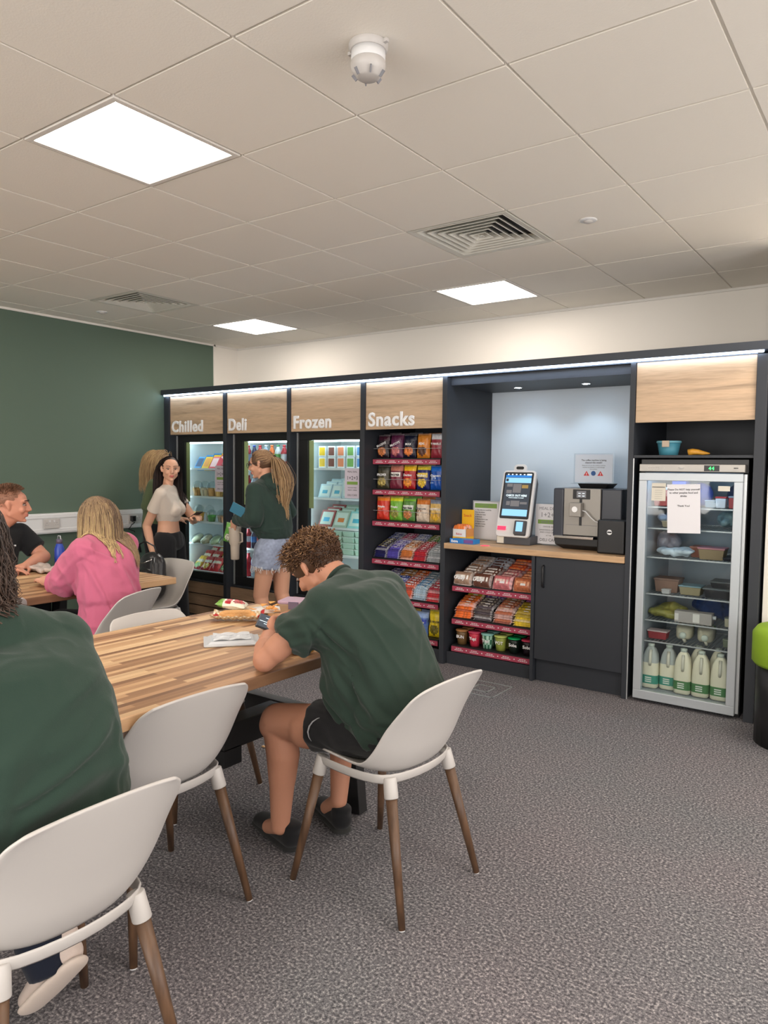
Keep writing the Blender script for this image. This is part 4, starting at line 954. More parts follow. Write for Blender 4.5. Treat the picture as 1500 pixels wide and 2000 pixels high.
# ---- standing people
def standing(label, C, face, bf, H, hips, top_hem, sizes, top, topc, legs, legc, arms, skin, hs=.93, hairf=None, lips=None, iris=sr(60, 40, 28), vox=.0065, hood=False, sleeve=.45, shoes=((.02, .02, .02), (.6, .6, .6)), flare=False, feet=None):
    t = person('', 0); tag(t, label); C = Vector(C); bf = Vector(bf).normalized(); l = Vector((-bf.y, bf.x, 0)); Rb = basis(bf); R = basis(face); hips = Vector(hips)
    nk = Vector((C.x, C.y, C.z-.145))-bf*.02; nk.x += (hips.x-C.x)*.2; nk.y += (hips.y-C.y)*.2; hz = hips.z
    ch = Vector((hips.x*.35+nk.x*.65, hips.y*.35+nk.y*.65, hz+(nk.z-hz)*.62)); wa = Vector((hips.x*.7+nk.x*.3, hips.y*.7+nk.y*.3, hz+(nk.z-hz)*.28)); sh = Vector((nk.x, nk.y, nk.z-.06))
    sw, cd, ww, hw_ = sizes; sL, sR = sh+l*sw, sh-l*sw; eL, wL, hdL, eR, wR, hdR = [Vector(a) for a in arms[:6]]
    B = head_prims(C, R, hs, nk, .046)+[[(hips, (.095, .15, .09), Rb), (wa, (.085, ww-.015, .06), Rb)], [(wa, (.085, ww-.015, .06), Rb), (ch, (cd-.02, sw-.03, .09), Rb)], [(ch, (cd-.02, sw-.03, .09), Rb), (sh, (.06, sw-.04, .03), Rb)], [E_(sL, .040), E_(sR, .040), E_(nk, .042)]]
    for s_, e_, w_ in ((sL, eL, wL), (sR, eR, wR)): B += [lim(s_, e_, .046, .036), lim(e_, e_.lerp(w_, .35), .036, .037), lim(e_.lerp(w_, .35), w_, .036, .024)]
    B += hand_prims(wL, hdL, arms[6], arms[7], (arms[8],)*4, .92)+hand_prims(wR, hdR, arms[9], arms[10], (arms[11],)*4, .92)
    hL, hR = hips+l*hw_*.5+Vector((0, 0, -.03)), hips-l*hw_*.5+Vector((0, 0, -.03))
    fl = feet or (hL, hR); aL = Vector((fl[0][0], fl[0][1], .09)); aR = Vector((fl[1][0], fl[1][1], .09)); kL = hL.lerp(aL, .5)+bf*.03; kR = hR.lerp(aR, .5)+bf*.03
    for h, k, a in ((hL, kL, aL), (hR, kR, aR)): B += [lim(h, k, .088, .060), lim(h, h.lerp(k, .4), .092, .085), lim(k, k.lerp(a, .3)-bf*.02, .055, .058), lim(k.lerp(a, .3)-bf*.02, a, .057, .035), lim(a, a+bf*.10+Vector((0, 0, -.055)), .034, .026)]
    body = sculpt('body', B, vox, 'skin', t, 3, colf=skinf(skin))
    return dict(t=t, body=body, C=C, R=R, Rb=Rb, bf=bf, l=l, nk=nk, sh=sh, ch=ch, wa=wa, hips=hips, sL=sL, sR=sR, eL=eL, eR=eR, wL=wL, wR=wR, hL=hL, hR=hR, kL=kL, kR=kR, aL=aL, aR=aR, sw=sw, cd=cd, ww=ww, hw=hw_, hs=hs)
# dark-haired woman in the cream cropped top
g = standing('person with long dark hair in a cream cropped top turning to look at us', (-5.255, 4.09, 1.435), (.86, -.48, -.06), (.86, .51, 0), 0, (-5.335, 4.13, .83), .9, (.156, .112, .134, .20), None, None, None, None,
    [(-5.23, 4.33, .985), (-5.10, 4.20, 1.02), (.75, -.15, .2), (-5.395, 3.945, .945), (-5.265, 3.905, .735), (.35, -.02, -.94), (0, 0, -1), 1, .5, (.3, .6, .1), -1, .35], sr(214, 164, 136), .93, feet=((-5.36, 4.24), (-5.31, 4.03)))
t = g['t']; bf, l = g['bf'], g['l']; CREAM = sr(214, 200, 186)
S = [[(g['wa']+Vector((0, 0, .035)), (.098, .125, .03), g['Rb']), (g['ch']-Vector((0, 0, .05)), (.112, .148, .05), g['Rb'])], [(g['ch']-Vector((0, 0, .05)), (.110, .147, .05), g['Rb']), (g['sh']-Vector((0, 0, .02)), (.072, .135, .04), g['Rb']), E_(g['sL'], .05), E_(g['sR'], .05)], [E_(g['sL'], .05), E_(g['sR'], .05), E_(g['nk']-Vector((0, 0, .022)), .056)],
     [E_(g['ch']+bf*.075+l*.055-Vector((0, 0, .03)), .062), E_(g['ch']+bf*.02+l*.06+Vector((0, 0, .05)), .05)], [E_(g['ch']+bf*.075-l*.055-Vector((0, 0, .03)), .062), E_(g['ch']+bf*.02-l*.06+Vector((0, 0, .05)), .05)],
     [E_(g['sR'], .054), disc(g['sR'].lerp(g['eR'], .52), g['eR']-g['sR'], .058, .005)], [E_(g['sL'], .054), disc(g['sL'].lerp(g['eL'], .45), g['eL']-g['sL'], .057, .005)]]
ct_ = sculpt('cropped_top', S, .006, 'cloth', t, 3, lambda P, N: .0015*nz(P, 40, 2)+folds(P, tuple(g['ch']-l*.1+bf*.05), tuple(g['wa']-l*.08), 4, 0.0051, .01, 3, .04), None, CREAM)
D = [[(g['hips']+Vector((0, 0, .045)), (.108, .150, .025), g['Rb']), (g['hips']-Vector((0, 0, .05)), (.125, .178, .07), g['Rb'])]]
for h, k, a in ((g['hL'], g['kL'], g['aL']), (g['hR'], g['kR'], g['aR'])): D += [[E_(h, .105), E_(k, .082)], [E_(k, .082), disc(Vector((a.x, a.y, .04)), (0, 0, 1), .105, .006)]]
sculpt('trousers', D, .008, 'cloth', t, 3, lambda P, N: .004*nz(P*np.array([1, 1, .15]), 60, 2), None, (.016, .016, .018))
for a in (g['aL'], g['aR']): sneaker('shoe', t, Vector((a.x, a.y, 0.002))-bf*.06, Vector((a.x, a.y, 0.002))+bf*.17, (0, 0, 1), (.02, .02, .02), (.5, .5, .5), .9)
eyes(g['body'], g['C'], g['R'], g['hs'], lips=sr(190, 96, 90), brow=sr(42, 28, 22))
dk = sr(34, 24, 22)
cols = [(g['C']+g['R'] @ Vector((-.012, 0, .03)), (.098, .079, .088), g['R'])]+bvh(ct_)
strand_hair('hair', t, g['C'], g['R'], g['hs'], 2200, lambda d: d.z > -.35 and not (d.x > .22 and d.z < .93) and not (d.x > .05 and d.z < .1), lambda d, rg: .30+.14*rg.random(), lambda d, rg: (-.75+.1*rg.gauss(0, 1), d.y*.25-.15, -.5), lambda d, c0, rg: (lambda t_, c0=c0: mixc(dk, sr(74, 54, 48), c0*.6*t_+c0*.15)), cols, 10, .0026, .62, .003, 6,
            basef=lambda m: m.sph(g['C']+g['R'] @ Vector((-.020, 0, .032)), (.090, .074, .084), 20, 12, g['R'], lambda a, b: dk))
# phone in her left hand
ph = MB((.02, .02, .02)); 
# blonde woman hidden behind
g = standing('person with blonde hair mostly hidden behind the dark-haired woman in cream', (-5.70, 4.33, 1.495), (.75, .66, -.1), (.75, .66, 0), 0, (-5.74, 4.29, .90), .9, (.150, .10, .125, .19), None, None, None, None,
    [(-5.74, 4.47, 1.08), (-5.60, 4.46, .97), (.7, .3, 0), (-5.66, 4.14, 1.10), (-5.52, 4.27, 1.00), (.7, .5, 0), (0, 0, -1), 1, .4, (0, 0, -1), -1, .4], sr(214, 164, 136), .93, vox=.009)
t = g['t']; bf, l = g['bf'], g['l']
S = [[(g['hips'], (.12, .17, .05), g['Rb']), (g['wa'], (.115, .15, .05), g['Rb'])], [(g['wa'], (.115, .15, .05), g['Rb']), (g['ch'], (.125, .165, .08), g['Rb'])], [(g['ch'], (.125, .165, .08), g['Rb']), (g['sh'], (.08, .15, .04), g['Rb']), E_(g['sL'], .06), E_(g['sR'], .06)], [E_(g['sL'], .055), E_(g['sR'], .055), E_(g['nk']-Vector((0, 0, .02)), .06)]]
for s_, e_, w_ in ((g['sL'], g['eL'], g['wL']), (g['sR'], g['eR'], g['wR'])): S += [[E_(s_, .06), E_(e_, .052)], [E_(e_, .052), disc(e_.lerp(w_, .9), w_-e_, .042, .005)]]
sculpt('jumper', S, .009, 'cloth', t, 4, None, None, sr(88, 100, 72))
D = [[(g['hips']-Vector((0, 0, .03)), (.115, .16, .08), g['Rb'])]]
for h, k, a in ((g['hL'], g['kL'], g['aL']), (g['hR'], g['kR'], g['aR'])): D += [[E_(h, .098), E_(k, .072)], [E_(k, .072), disc(Vector((a.x, a.y, .09)), (0, 0, 1), .058, .006)]]
sculpt('trousers', D, .010, 'cloth', t, 3, None, None, (.015, .016, .02))
for a in (g['aL'], g['aR']): sneaker('shoe', t, Vector((a.x, a.y, 0.002))-bf*.06, Vector((a.x, a.y, 0.002))+bf*.17, (0, 0, 1), (.02, .02, .02), (.5, .5, .5), .9)
eyes(g['body'], g['C'], g['R'], g['hs'], lips=sr(190, 96, 90))
bl, yl = sr(150, 118, 84), sr(206, 176, 128)
cols = [(g['C']+g['R'] @ Vector((-.012, 0, .03)), (.098, .079, .088), g['R']), (g['sh'], (.11, .19, .07), g['Rb'])]
strand_hair('hair', t, g['C'], g['R'], g['hs'], 1500, lambda d: d.z < .9 and d.z > -.35 and not (d.x > .40 and d.z < .6), lambda d, rg: .24+.1*rg.random(), lambda d, rg: (-.55+.15*rg.gauss(0, 1), d.y*.6, -.2), lambda d, c0, rg: (lambda t_, c0=c0: mixc(bl, yl, c0)), cols, 9, .0028, .6, .004, 7,
            basef=lambda m: m.sph(g['C']+g['R'] @ Vector((-.016, 0, .032)), (.096, .077, .086), 20, 12, g['R'], lambda a, b: bl))
# ponytail woman in green hoodie
g = standing('person with a long ponytail in a green hoodie and frayed denim shorts', (-4.225, 4.17, 1.485), (-.88, -.42, -.18), (-.96, -.20, 0), 0, (-4.105, 4.20, .855), .9, (.160, .115, .13, .20), None, None, None, None,
    [(-4.10, 3.97, 1.075), (-4.335, 4.00, 1.045), (-.75, .15, -.45), (-4.17, 4.42, 1.10), (-4.36, 4.32, 1.05), (-.8, -.2, 0), (.1, .9, -.3), -1, .75, (0, 0, -1), -1, .5], sr(212, 160, 132), .95, feet=((-4.17, 4.10), (-4.04, 4.28)))
G = g; t = g['t']; bf, l = g['bf'], g['l']; HG = sr(46, 62, 56)
S = [[(g['hips']+Vector((0, 0, .075)), (.125, .165, .045), g['Rb']), (g['wa']+Vector((0, 0, .0)), (.150, .19, .05), g['Rb'])], [(g['wa'], (.150, .19, .05), g['Rb']), (g['ch'], (.150, .19, .09), g['Rb'])], [(g['ch'], (.150, .19, .09), g['Rb']), (g['sh'], (.10, .165, .04), g['Rb']), E_(g['sL'], .068), E_(g['sR'], .068)], [E_(g['sL'], .062), E_(g['sR'], .062), E_(g['nk']-Vector((0, 0, .02)), .07)],
     [E_(g['nk']-bf*.03+Vector((0, 0, .005)), .078), E_(g['nk']-bf*.12+Vector((0, 0, -.055)), .072)], [E_(g['nk']-bf*.02+Vector((0, 0, .01)), (.07, .085, .02), g['Rb']), E_(g['nk']-bf*.12+Vector((0, 0, -.03)), (.05, .09, .04), g['Rb'])]]
for s_, e_, w_ in ((g['sL'], g['eL'], g['wL']), (g['sR'], g['eR'], g['wR'])): S += [[E_(s_, .070), E_(s_.lerp(e_, .6), .070), E_(e_, .068)], [E_(e_, .068), E_(e_.lerp(w_, .6), .055)], [E_(e_.lerp(w_, .6), .052), disc(e_.lerp(w_, .97), w_-e_, .036, .005)]]
def dp(P, N): return .002*nz(P, 24, 3)+wrinkle(P, (.2, .2, 1), 34, .008, 3)+wrinkle(P, (.6, .5, -.5), 44, .006, 8)+folds(P, tuple(g['sL']-Vector((0, 0, .1))), tuple(g['wL']), 6, 0.0085, .014, 3, .04)+folds(P, tuple(g['ch']+l*.15-bf*.05), tuple(g['hips']+l*.1-bf*.1+Vector((0, 0, .1))), 5, 0.0085, .016, 5, .06)+folds(P, tuple(g['hips']+l*.17+bf*.1+Vector((0, 0, .10))), tuple(g['hips']+l*.17-bf*.1+Vector((0, 0, .08))), 3, 0.0085, .010, 9, .03)
sculpt('hoodie', S, .0065, 'cloth', t, 4, dp, lambda P: np.array(HG)*(1+.07*nz(P, 11, 4))[:, None])
D = [[(g['hips']+Vector((0, 0, .06)), (.110, .150, .03), g['Rb']), (g['hips']-Vector((0, 0, .05)), (.128, .178, .07), g['Rb'])]]
for h, k in ((g['hL'], g['kL']), (g['hR'], g['kR'])): D += [[E_(h-Vector((0, 0, .0)), .105), disc(h.lerp(k, .36), k-h, .112, .006)]]
sd = sculpt('denim_shorts', D, .0065, 'cloth', t, 2, lambda P, N: .0015*nz(P, 50, 2)+wrinkle(P, (.5, .5, .4), 50, .006, 2), lambda P: np.clip(np.array(sr(150, 160, 182))*(1+.35*nz(P, 60, 5)+.25*nz(P, 150, 6))[:, None], 0, 1))
fr = MB(sr(225, 225, 225)); rg = random.Random(3)
for h, k in ((g['hL'], g['kL']), (g['hR'], g['kR'])):
    c = h.lerp(k, .36); 
    for q in range(90):
        a = rg.random()*6.283; p = c+bf*math.cos(a)*.111+l*math.sin(a)*.111; ln = .018+.045*rg.random()**2; fr.tube([p+Vector((0, 0, .008)), p+Vector((rg.gauss(0, .003), rg.gauss(0, .003), -ln*.5)), p+Vector((rg.gauss(0, .006), rg.gauss(0, .006), -ln))], .0016, 4)
fr.build('frayed_hem', 'cloth', sd)
for a in (g['aL'], g['aR']): sneaker('shoe', t, Vector((a.x, a.y, 0.002))-bf*.06, Vector((a.x, a.y, 0.002))+bf*.17, (0, 0, 1), (.6, .6, .6), (.7, .7, .7), .9)
eyes(g['body'], g['C'], g['R'], g['hs'], lips=sr(200, 110, 105))
# glasses
T = lambda x, y, z: g['C']+g['R'] @ (Vector((x, y, z))*g['hs'])
gl = MB((.02, .02, .03))
for s_ in (1, -1):
    gl.tube([T(.108, s_*.035+math.cos(q/14*6.283)*.024, .010+math.sin(q/14*6.283)*.020) for q in range(15)], .0018, 6); gl.tube([T(.104, s_*.059, .014), T(.06, s_*.080, .016), T(-.005, s_*.086, .014), T(-.02, s_*.086, .0)], .0018, 6)
gl.tube([T(.110, -.011, .012), T(.112, 0, .014), T(.110, .011, .012)], .0018, 6); gl.build('glasses', 'pot_print', t, smooth=True)
m = MB(); m.sph(g['C']+g['R'] @ Vector((-.018, 0, .034)), (.098, .078, .086), 24, 14, g['R'], lambda a, b: sr(98, 72, 54))
dk, bl, yl = sr(96, 70, 54), sr(150, 116, 84), sr(206, 172, 128); rg = random.Random(11); fs = scalp(g['C'], g['R'], .95); tie = T(-.120, 0, .045)
for k in range(1400):
    while True:
        d = Vector((rg.gauss(0, 1), rg.gauss(0, 1), rg.gauss(0, 1))).normalized()
        if d.z > -.45 and not (d.x > .35 and d.z < .55) and not (d.z < -.05 and d.x > -.25): break
    p, nn = fs(*d); c0 = rg.random(); pts = []
    for q in range(7):
        u = q/6; x = p.lerp(tie, u); x = pushout(x, [(g['C']+g['R'] @ Vector((-.013, 0, .032)), (.100+.002*rg.random(), .081, .089), g['R'])]); pts.append(x if q < 6 else tie+Vector((rg.gauss(0, .006), rg.gauss(0, .006), rg.gauss(0, .006))))
    cc = mixc(dk, bl, c0) if rg.random() < .6 else mixc(bl, yl, c0); m.tube(pts, .0022, 4, flat=.4, colf=lambda a, b, cc=cc: cc, cap=False)
for k in range(800):
    c0 = rg.random(); L = .36+.14*rg.random(); ph_ = rg.random()*6.28; o = Vector((rg.gauss(0, .02), rg.gauss(0, .02), 0)); pts = []
    for q in range(13):
        u = q/12; out = .075*math.sin(min(1, u*2.2)*1.57); x = tie+(-bf)*(out+.02*u)+Vector((.03*u, 0, 0))+Vector((0, 0, .015*math.sin(min(1, u*3)*3.14)-L*u**1.15))+o*(.4+1.2*math.sin(3.14*min(1, u*1.1))*1.0)+l*.02*u
        x += Vector((.012*math.sin(ph_*.3+q*1.0), .012*math.cos(ph_*.3+q*1.0), 0))*u; pts.append(x)
    cc = mixc(dk, bl, c0) if rg.random() < .4 else mixc(bl, yl, c0); m.tube(pts, lambda t_: .0022*(1-.4*t_), 4, flat=.4, colf=lambda a, b, cc=cc: mixc(cc, mixc(cc, yl, .5), a), cap=False)
m.build('hair', 'hair', t, smooth=True)
MB((.02, .02, .02)).sph(tie, (.016, .016, .016), 12, 8).build('hair_tie', 'cloth', t, smooth=True)
# ================================================================== GOODS
def mottle(c, k=.12):
    h = rnd.random()*k-k/2; return tuple(max(0, min(1, q*(1+2*h))) for q in c)
def packet_mesh(w, h, d, colf, nu=12, nv=16):
    """pillow packet standing on z=0, front face towards -y"""
    m = MB()
    def prof(u, v):
        e = max(0, 1-abs(2*u-1)**3.2)**.6; g = max(0, 1-abs(2*v-1)**4)**.7; return d/2*e*g
    cr = rnd.random()*9
    def P(u, v, s):
        x = (u-.5)*w*(1-.05*math.sin(math.pi*v)); y = prof(u, v)*s+.003*math.sin(u*17+v*9+cr)*(1 if .05 < v < .95 else .3)
        return (x, y, v*h)
    m.grid(lambda u, v: P(u, v, -1), nu, nv, colf); m.grid(lambda u, v: P(u, v, 1), nu, nv, lambda u, v: colf(.02, v), flip=True)
    return m
# packet designs: base, band (top), accent, blob, text
def design(base, top=None, blob=None, blobc=(.5, .42, .2), label=None, tb=.78, bot=None, speck=None):
    def f(u, v):
        c = base
        if top and v > tb: c = top
        if bot and v < .2: c = bot
        if speck and .25 < v < .6 and math.sin(u*40)*math.sin(v*37) > .45: c = speck
        if label and .50 < v < .68 and .12 < u < .88: c = label
        if blob and ((u-.5)/.33)**2+((v-.27)/.19)**2 < 1: c = mottle(blob, .5)
        if v > .955 or v < .03: c = mixc(c, (.5, .5, .5), .25)
        return mottle(c, .10)
    return f
def packet(label, loc, w, h, d, des, txt=None, tc='letter_white', tz=.58, ts=.026, group=None, tilt=0.0, rz=0.0, name='crisp_packet', cat='crisp packet', trot=0):
    o = packet_mesh(w, h, d, des).build(name, 'foil_print', smooth=True); o.location = loc; o.rotation_euler = (tilt, 0, rz); tag(o, label, cat, group)
    if txt: text('brand_lettering', txt, ts, tc, o, (0, -d/2-.002, h*tz-.010), rot=(math.pi/2, trot, 0), bold=.0006, align='CENTER')
    return o
S_ = sr
rows = [
 # row 1
 (1.549, .195, [(dict(base=S_(40, 26, 34), top=S_(60, 24, 40), blob=S_(200, 120, 70)), 'McCOYS', 'letter_white', 'dark brown snack packet with slanted white lettering', 0.35),
  (dict(base=S_(92, 36, 74), top=S_(80, 30, 60), blob=S_(190, 110, 110)), 'McCOYS', 'letter_white', 'dark purple snack packet with slanted white lettering', 0.35),
  (dict(base=S_(24, 26, 48), top=S_(20, 24, 44), blob=S_(214, 120, 60)), 'MAX', 'letter_white', 'navy snack packet with white lettering and orange picture', 0),
  (dict(base=S_(216, 132, 40), top=S_(206, 130, 50), blob=S_(90, 60, 50)), 'REAL', 'letter_white', 'orange snack packet with white lettering', 0),
  (dict(base=S_(150, 50, 64), top=S_(220, 220, 226), tb=.72), 'TYRRELLS', 'letter_white', 'maroon snack packet with silver top', 0)]),
 (1.303, .190, [(dict(base=S_(70, 66, 48), top=S_(60, 60, 50), blob=S_(180, 160, 90)), 'PROPER', 'letter_white', 'olive brown snack packet with pale emblem', 0),
  (dict(base=S_(120, 44, 62), top=S_(190, 120, 100), tb=.74, label=S_(240, 236, 230)), 'PROPER', 'print_black', 'maroon packet with a white name band', 0),
  (dict(base=S_(176, 34, 40), top=S_(240, 190, 30), tb=.76, blob=S_(226, 140, 60)), 'Doritos', 'letter_white', 'red packet with a broad yellow top', 0),
  (dict(base=S_(34, 42, 110), top=S_(226, 206, 60), tb=.8, blob=S_(230, 190, 60), label=S_(230, 200, 80)), 'Walkers', 'letter_white', 'dark blue packet with a yellow label', 0),
  (dict(base=S_(26, 84, 178), top=S_(30, 110, 210), speck=S_(200, 215, 235)), 'Quavers', 'letter_white', 'bright blue packet with pale pictures', 0)]),
 (1.049, .190, [(dict(base=S_(214, 60, 44), top=S_(236, 130, 40), tb=.84, speck=S_(240, 150, 90)), 'Pringles', 'letter_white', 'red packet with a small black face mark', 0),
  (dict(base=S_(118, 182, 60), top=S_(216, 220, 40), tb=.84, blob=S_(150, 150, 70)), 'Pringles', 'letter_white', 'lime green packet with a small black face mark', 0),
  (dict(base=S_(92, 140, 70), top=S_(130, 200, 60), tb=.86, label=S_(226, 230, 220), blob=S_(190, 120, 70)), 'Penn State', 'print_black', 'green packet with a white name panel', 0),
  (dict(base=S_(224, 206, 186), top=S_(214, 124, 50), tb=.74, speck=S_(150, 96, 66)), 'Popcorn', 'print_grey', 'cream packet with brown spots and an orange top', 0),
  (dict(base=S_(222, 184, 104), top=S_(140, 150, 170), tb=.80, blob=S_(236, 180, 60)), 'HIPPEAS', 'letter_white', 'pale gold packet with a blue grey top', 0)])]
RN = ['top', 'second', 'third']
for ri, (z, h, cols_) in enumerate(rows):
    for ci, (kw, txt, tc, desc, tr) in enumerate(cols_):
        x = -3.588+.128*(ci+.5); des = design(**kw)
        for k in range(3):
            hh = h*(.93+.08*rnd.random())*(1+.04*k)
            packet(('%s, front of the %s snack shelf' % (desc, RN[ri])) if k == 0 else '%s, further back on the %s snack shelf' % (desc, RN[ri]), (x+rnd.uniform(-.004, .004), 4.855+k*.075, z), .124, hh, .062, des, txt if k == 0 else None, tc, ts=.026 if len(txt) < 8 else .022,
                   group=None if k == 0 else 'packets behind the front ones on the snack shelves', tilt=-.06-.05*rnd.random(), rz=rnd.uniform(-.08, .08), trot=-tr)
    m = MB(); m.cyl((-3.588, 4.806, z+.075), (-2.948, 4.806, z+.075), .0018, n=6); tag(m.build('guard_wire', 'wire_grey'), 'thin clear guard wire across the packets on the %s snack shelf' % RN[ri], 'guard wire')
# bottom row big bags
for ci, (kw, txt, tc, desc) in enumerate([(dict(base=S_(60, 110, 60), blob=S_(200, 180, 90)), None, None, 'green packet at the left end of the bottom snack shelf'), (dict(base=S_(180, 60, 60)), None, None, 'red packet on the bottom snack shelf'),
   (dict(base=S_(226, 186, 40), blob=S_(150, 90, 40)), None, None, 'gold packet on the bottom snack shelf'), (dict(base=S_(96, 130, 200), label=S_(60, 80, 190), blob=S_(226, 180, 60), top=S_(150, 180, 230)), 'Sunbites', 'letter_white', 'blue packet with pink lettering beside the yellow one, bottom snack shelf'),
   (dict(base=S_(228, 200, 30), top=S_(236, 210, 50), blob=S_(120, 110, 40)), 'BIG HOOPS', 'print_black', 'tall yellow packet at the right end of the bottom snack shelf')]):
    for k in range(2):
        packet(desc if k == 0 else desc.replace('packet', 'packet behind its twin', 1), (-3.588+.128*(ci+.5), 4.865+k*.08, .147), .122, .215 if ci == 4 else .185, .06, design(**kw), txt if k == 0 else None, tc or 'letter_white', ts=.022, group=None if k == 0 else 'packets behind the front ones on the snack shelves', tilt=-.08)

def bar_mesh(w, l, h, c1, c2, wrapper=True):
    """flow-wrapped bar: long side along x (w), depth l along y, thickness h"""
    m = MB()
    def f(u, v):
        a = abs(2*u-1); b = abs(2*v-1); z = h*max(0, 1-a**6)**.5*max(0, 1-b**3)**.5
        return ((u-.5)*w, (v-.5)*l, z+.0012*math.sin(u*31+v*7))
    def cf(u, v):
        if u < .08 or u > .92: return mottle(mixc(c1, (.8, .8, .8), .35), .3)
        if .40 < v < .58 and .25 < u < .75: return (.75, .74, .74) if math.sin(u*60) > -.2 else c1
        if .28 < v < .72 and .2 < u < .8: return mottle(c2, .25) if math.sin(u*34) > -.5 else mottle(c1, .15)
        return mottle(c1, .2)
    m.grid(f, 12, 6, cf); m.grid(lambda u, v: ((u-.5)*w, (v-.5)*l, 0), 4, 1, lambda u, v: c1, flip=True); return m
def bar_column(name, cat, label, group, x, w, l, h, z, y0, slope, nfront, nback, cs, step=.030, tilt=.55, thick=None):
    """a vertical stack at the front of the shelf then a cascade behind it"""
    metas = []
    for c1, c2 in cs: metas.append(bar_mesh(w, l, h, c1, c2).mesh(name)); metas.append(bar_mesh(w, l, h, mixc(c1, (.75, .75, .8), .35), c2).mesh(name)); metas.append(bar_mesh(w, l, h, mixc(c1, (.02, .01, .05), .4), mixc(c2, c1, .4)).mesh(name))
    nm = len(cs)
    for me in metas: me.materials.append(MATS['foil_print']); me.polygons.foreach_set('use_smooth', [True]*len(me.polygons))
    n = 0
    for k in range(nfront):
        o = bpy.data.objects.new(name, metas[rnd.choice((0, 0, 0, 1, 2))]); COL.objects.link(o); o.location = (x+rnd.uniform(-.004, .004), y0+l/2+.004*k, z+k*h*.86); o.rotation_euler = (.04, 0, rnd.uniform(-.04, .04)); tag(o, 'piled '+label, cat, group+', front pile')
    for k in range(nback):
        o = bpy.data.objects.new(name, metas[min(nm-1, int(k/nback*nm))*3+rnd.choice((0, 0, 1, 2))]); COL.objects.link(o)
        yy = y0+l*.55+step*(k+1); o.location = (x+rnd.uniform(-.004, .004), yy, z+nfront*h*.80+slope*(k+1)*step); o.rotation_euler = (tilt+rnd.uniform(-.10, .10), rnd.uniform(-.05, .05), rnd.uniform(-.10, .10)); tag(o, 'sloping '+label, cat, group+', sloping row')
B4 = [(S_(34, 38, 92), S_(200, 190, 60), [(S_(34, 38, 92), S_(190, 180, 70)), (S_(40, 46, 100), S_(130, 140, 180))], 'navy wrapped snack bar at the left end of the fourth snack shelf'),
      (0, 0, [(S_(84, 74, 170), S_(190, 180, 220)), (S_(190, 60, 100), S_(220, 190, 210))], 'violet wrapped snack bar, second column on the fourth snack shelf'),
      (0, 0, [(S_(206, 120, 60), S_(240, 220, 190)), (S_(150, 160, 210), S_(230, 230, 245))], 'orange or pale blue snack bar in the middle of the fourth snack shelf'),
      (0, 0, [(S_(190, 40, 54), S_(230, 180, 180)), (S_(90, 160, 80), S_(230, 180, 150))], 'red or green snack bar, fourth column on the fourth snack shelf'),
      (0, 0, [(S_(150, 156, 160), S_(200, 205, 210)), (S_(206, 54, 70), S_(240, 200, 205))], 'silver or crimson snack bar at the right end of the fourth snack shelf')]
for i, b in enumerate(B4): bar_column('snack_bar', 'snack bar', b[3], 'snack bars on the fourth snack shelf, column %s' % 'abcde'[i], -3.588+.128*(i+.5), .124, .045, .016, .745, 4.81, .36, 5, 9, b[2])
B5 = [([(S_(60, 80, 170), S_(200, 120, 80)), (S_(90, 90, 140), S_(190, 170, 190))], 'blue wrapped snack bar at the left end of the fifth snack shelf'), ([(S_(50, 90, 200), S_(220, 220, 240)), (S_(200, 150, 80), S_(150, 90, 50))], 'blue or tan snack bar, second column on the fifth snack shelf'),
      ([(S_(214, 90, 60), S_(230, 225, 235)), (S_(228, 96, 40), S_(240, 170, 120))], 'orange wrapped snack bar in the middle of the fifth snack shelf'), ([(S_(170, 196, 216), S_(60, 130, 190)), (S_(190, 204, 212), S_(120, 150, 170))], 'pale blue snack bar, fourth column on the fifth snack shelf'),
      ([(S_(196, 46, 56), S_(236, 226, 230)), (S_(200, 206, 214), S_(190, 60, 70))], 'red and white snack bar at the right end of the fifth snack shelf')]
for i, b in enumerate(B5): bar_column('snack_bar', 'snack bar', b[1], 'snack bars on the fifth snack shelf, column %s' % 'abcde'[i], -3.588+.128*(i+.5), .124, .055, .019, .435, 4.81, .36, 5, 7, b[0], step=.036)
# under the worktop: nut bars, wafers
U1 = [([(S_(170, 140, 120), S_(240, 236, 230)), (S_(196, 186, 178), S_(160, 120, 90))], 'clear wrapped flapjack bar at the left of the upper shelf under the worktop'), ([(S_(110, 70, 58), S_(240, 236, 230)), (S_(176, 186, 200), S_(90, 56, 50))], 'dark chocolate coated bar, second column of the upper shelf under the worktop'),
      ([(S_(206, 120, 124), S_(226, 200, 190)), (S_(236, 100, 60), S_(246, 150, 90))], 'pink and orange cake bar, third column of the upper shelf under the worktop'), ([(S_(190, 110, 74), S_(226, 160, 120)), (S_(224, 84, 60), S_(240, 130, 70))], 'brown cake slice at the right of the upper shelf under the worktop')]
for i, b in enumerate(U1): bar_column('cake_bar', 'cake bar', b[1], 'bars on the upper shelf under the worktop, column %s' % 'abcd'[i], -2.795+.1625*(i+.5), .155, .085, .034, .604, 4.758, .36, 1, 8, b[0], step=.040, tilt=.75)
for i, s_ in enumerate(('nutty', 'Daily', 'flapjack', 'flapjack')):
    b = bar_mesh(.152, .095, .030, U1[i][0][0][0], U1[i][0][0][1]).build('cake_bar', 'foil_print', smooth=True); b.location = (-2.795+.1625*(i+.5), 4.775, .655); b.rotation_euler = (1.15, 0, 0)
    tag(b, U1[i][1].replace('bar at', 'bar leaning forward at').replace('bar,', 'bar leaning forward,').replace('slice at', 'slice leaning forward at'), 'cake bar')
    if i < 2: text('brand_lettering', ['Oatly', 'Daily'][i], .042, 'letter_white', b, (-.065, -.02, .033), rot=(0, 0, 0), bold=.0012)
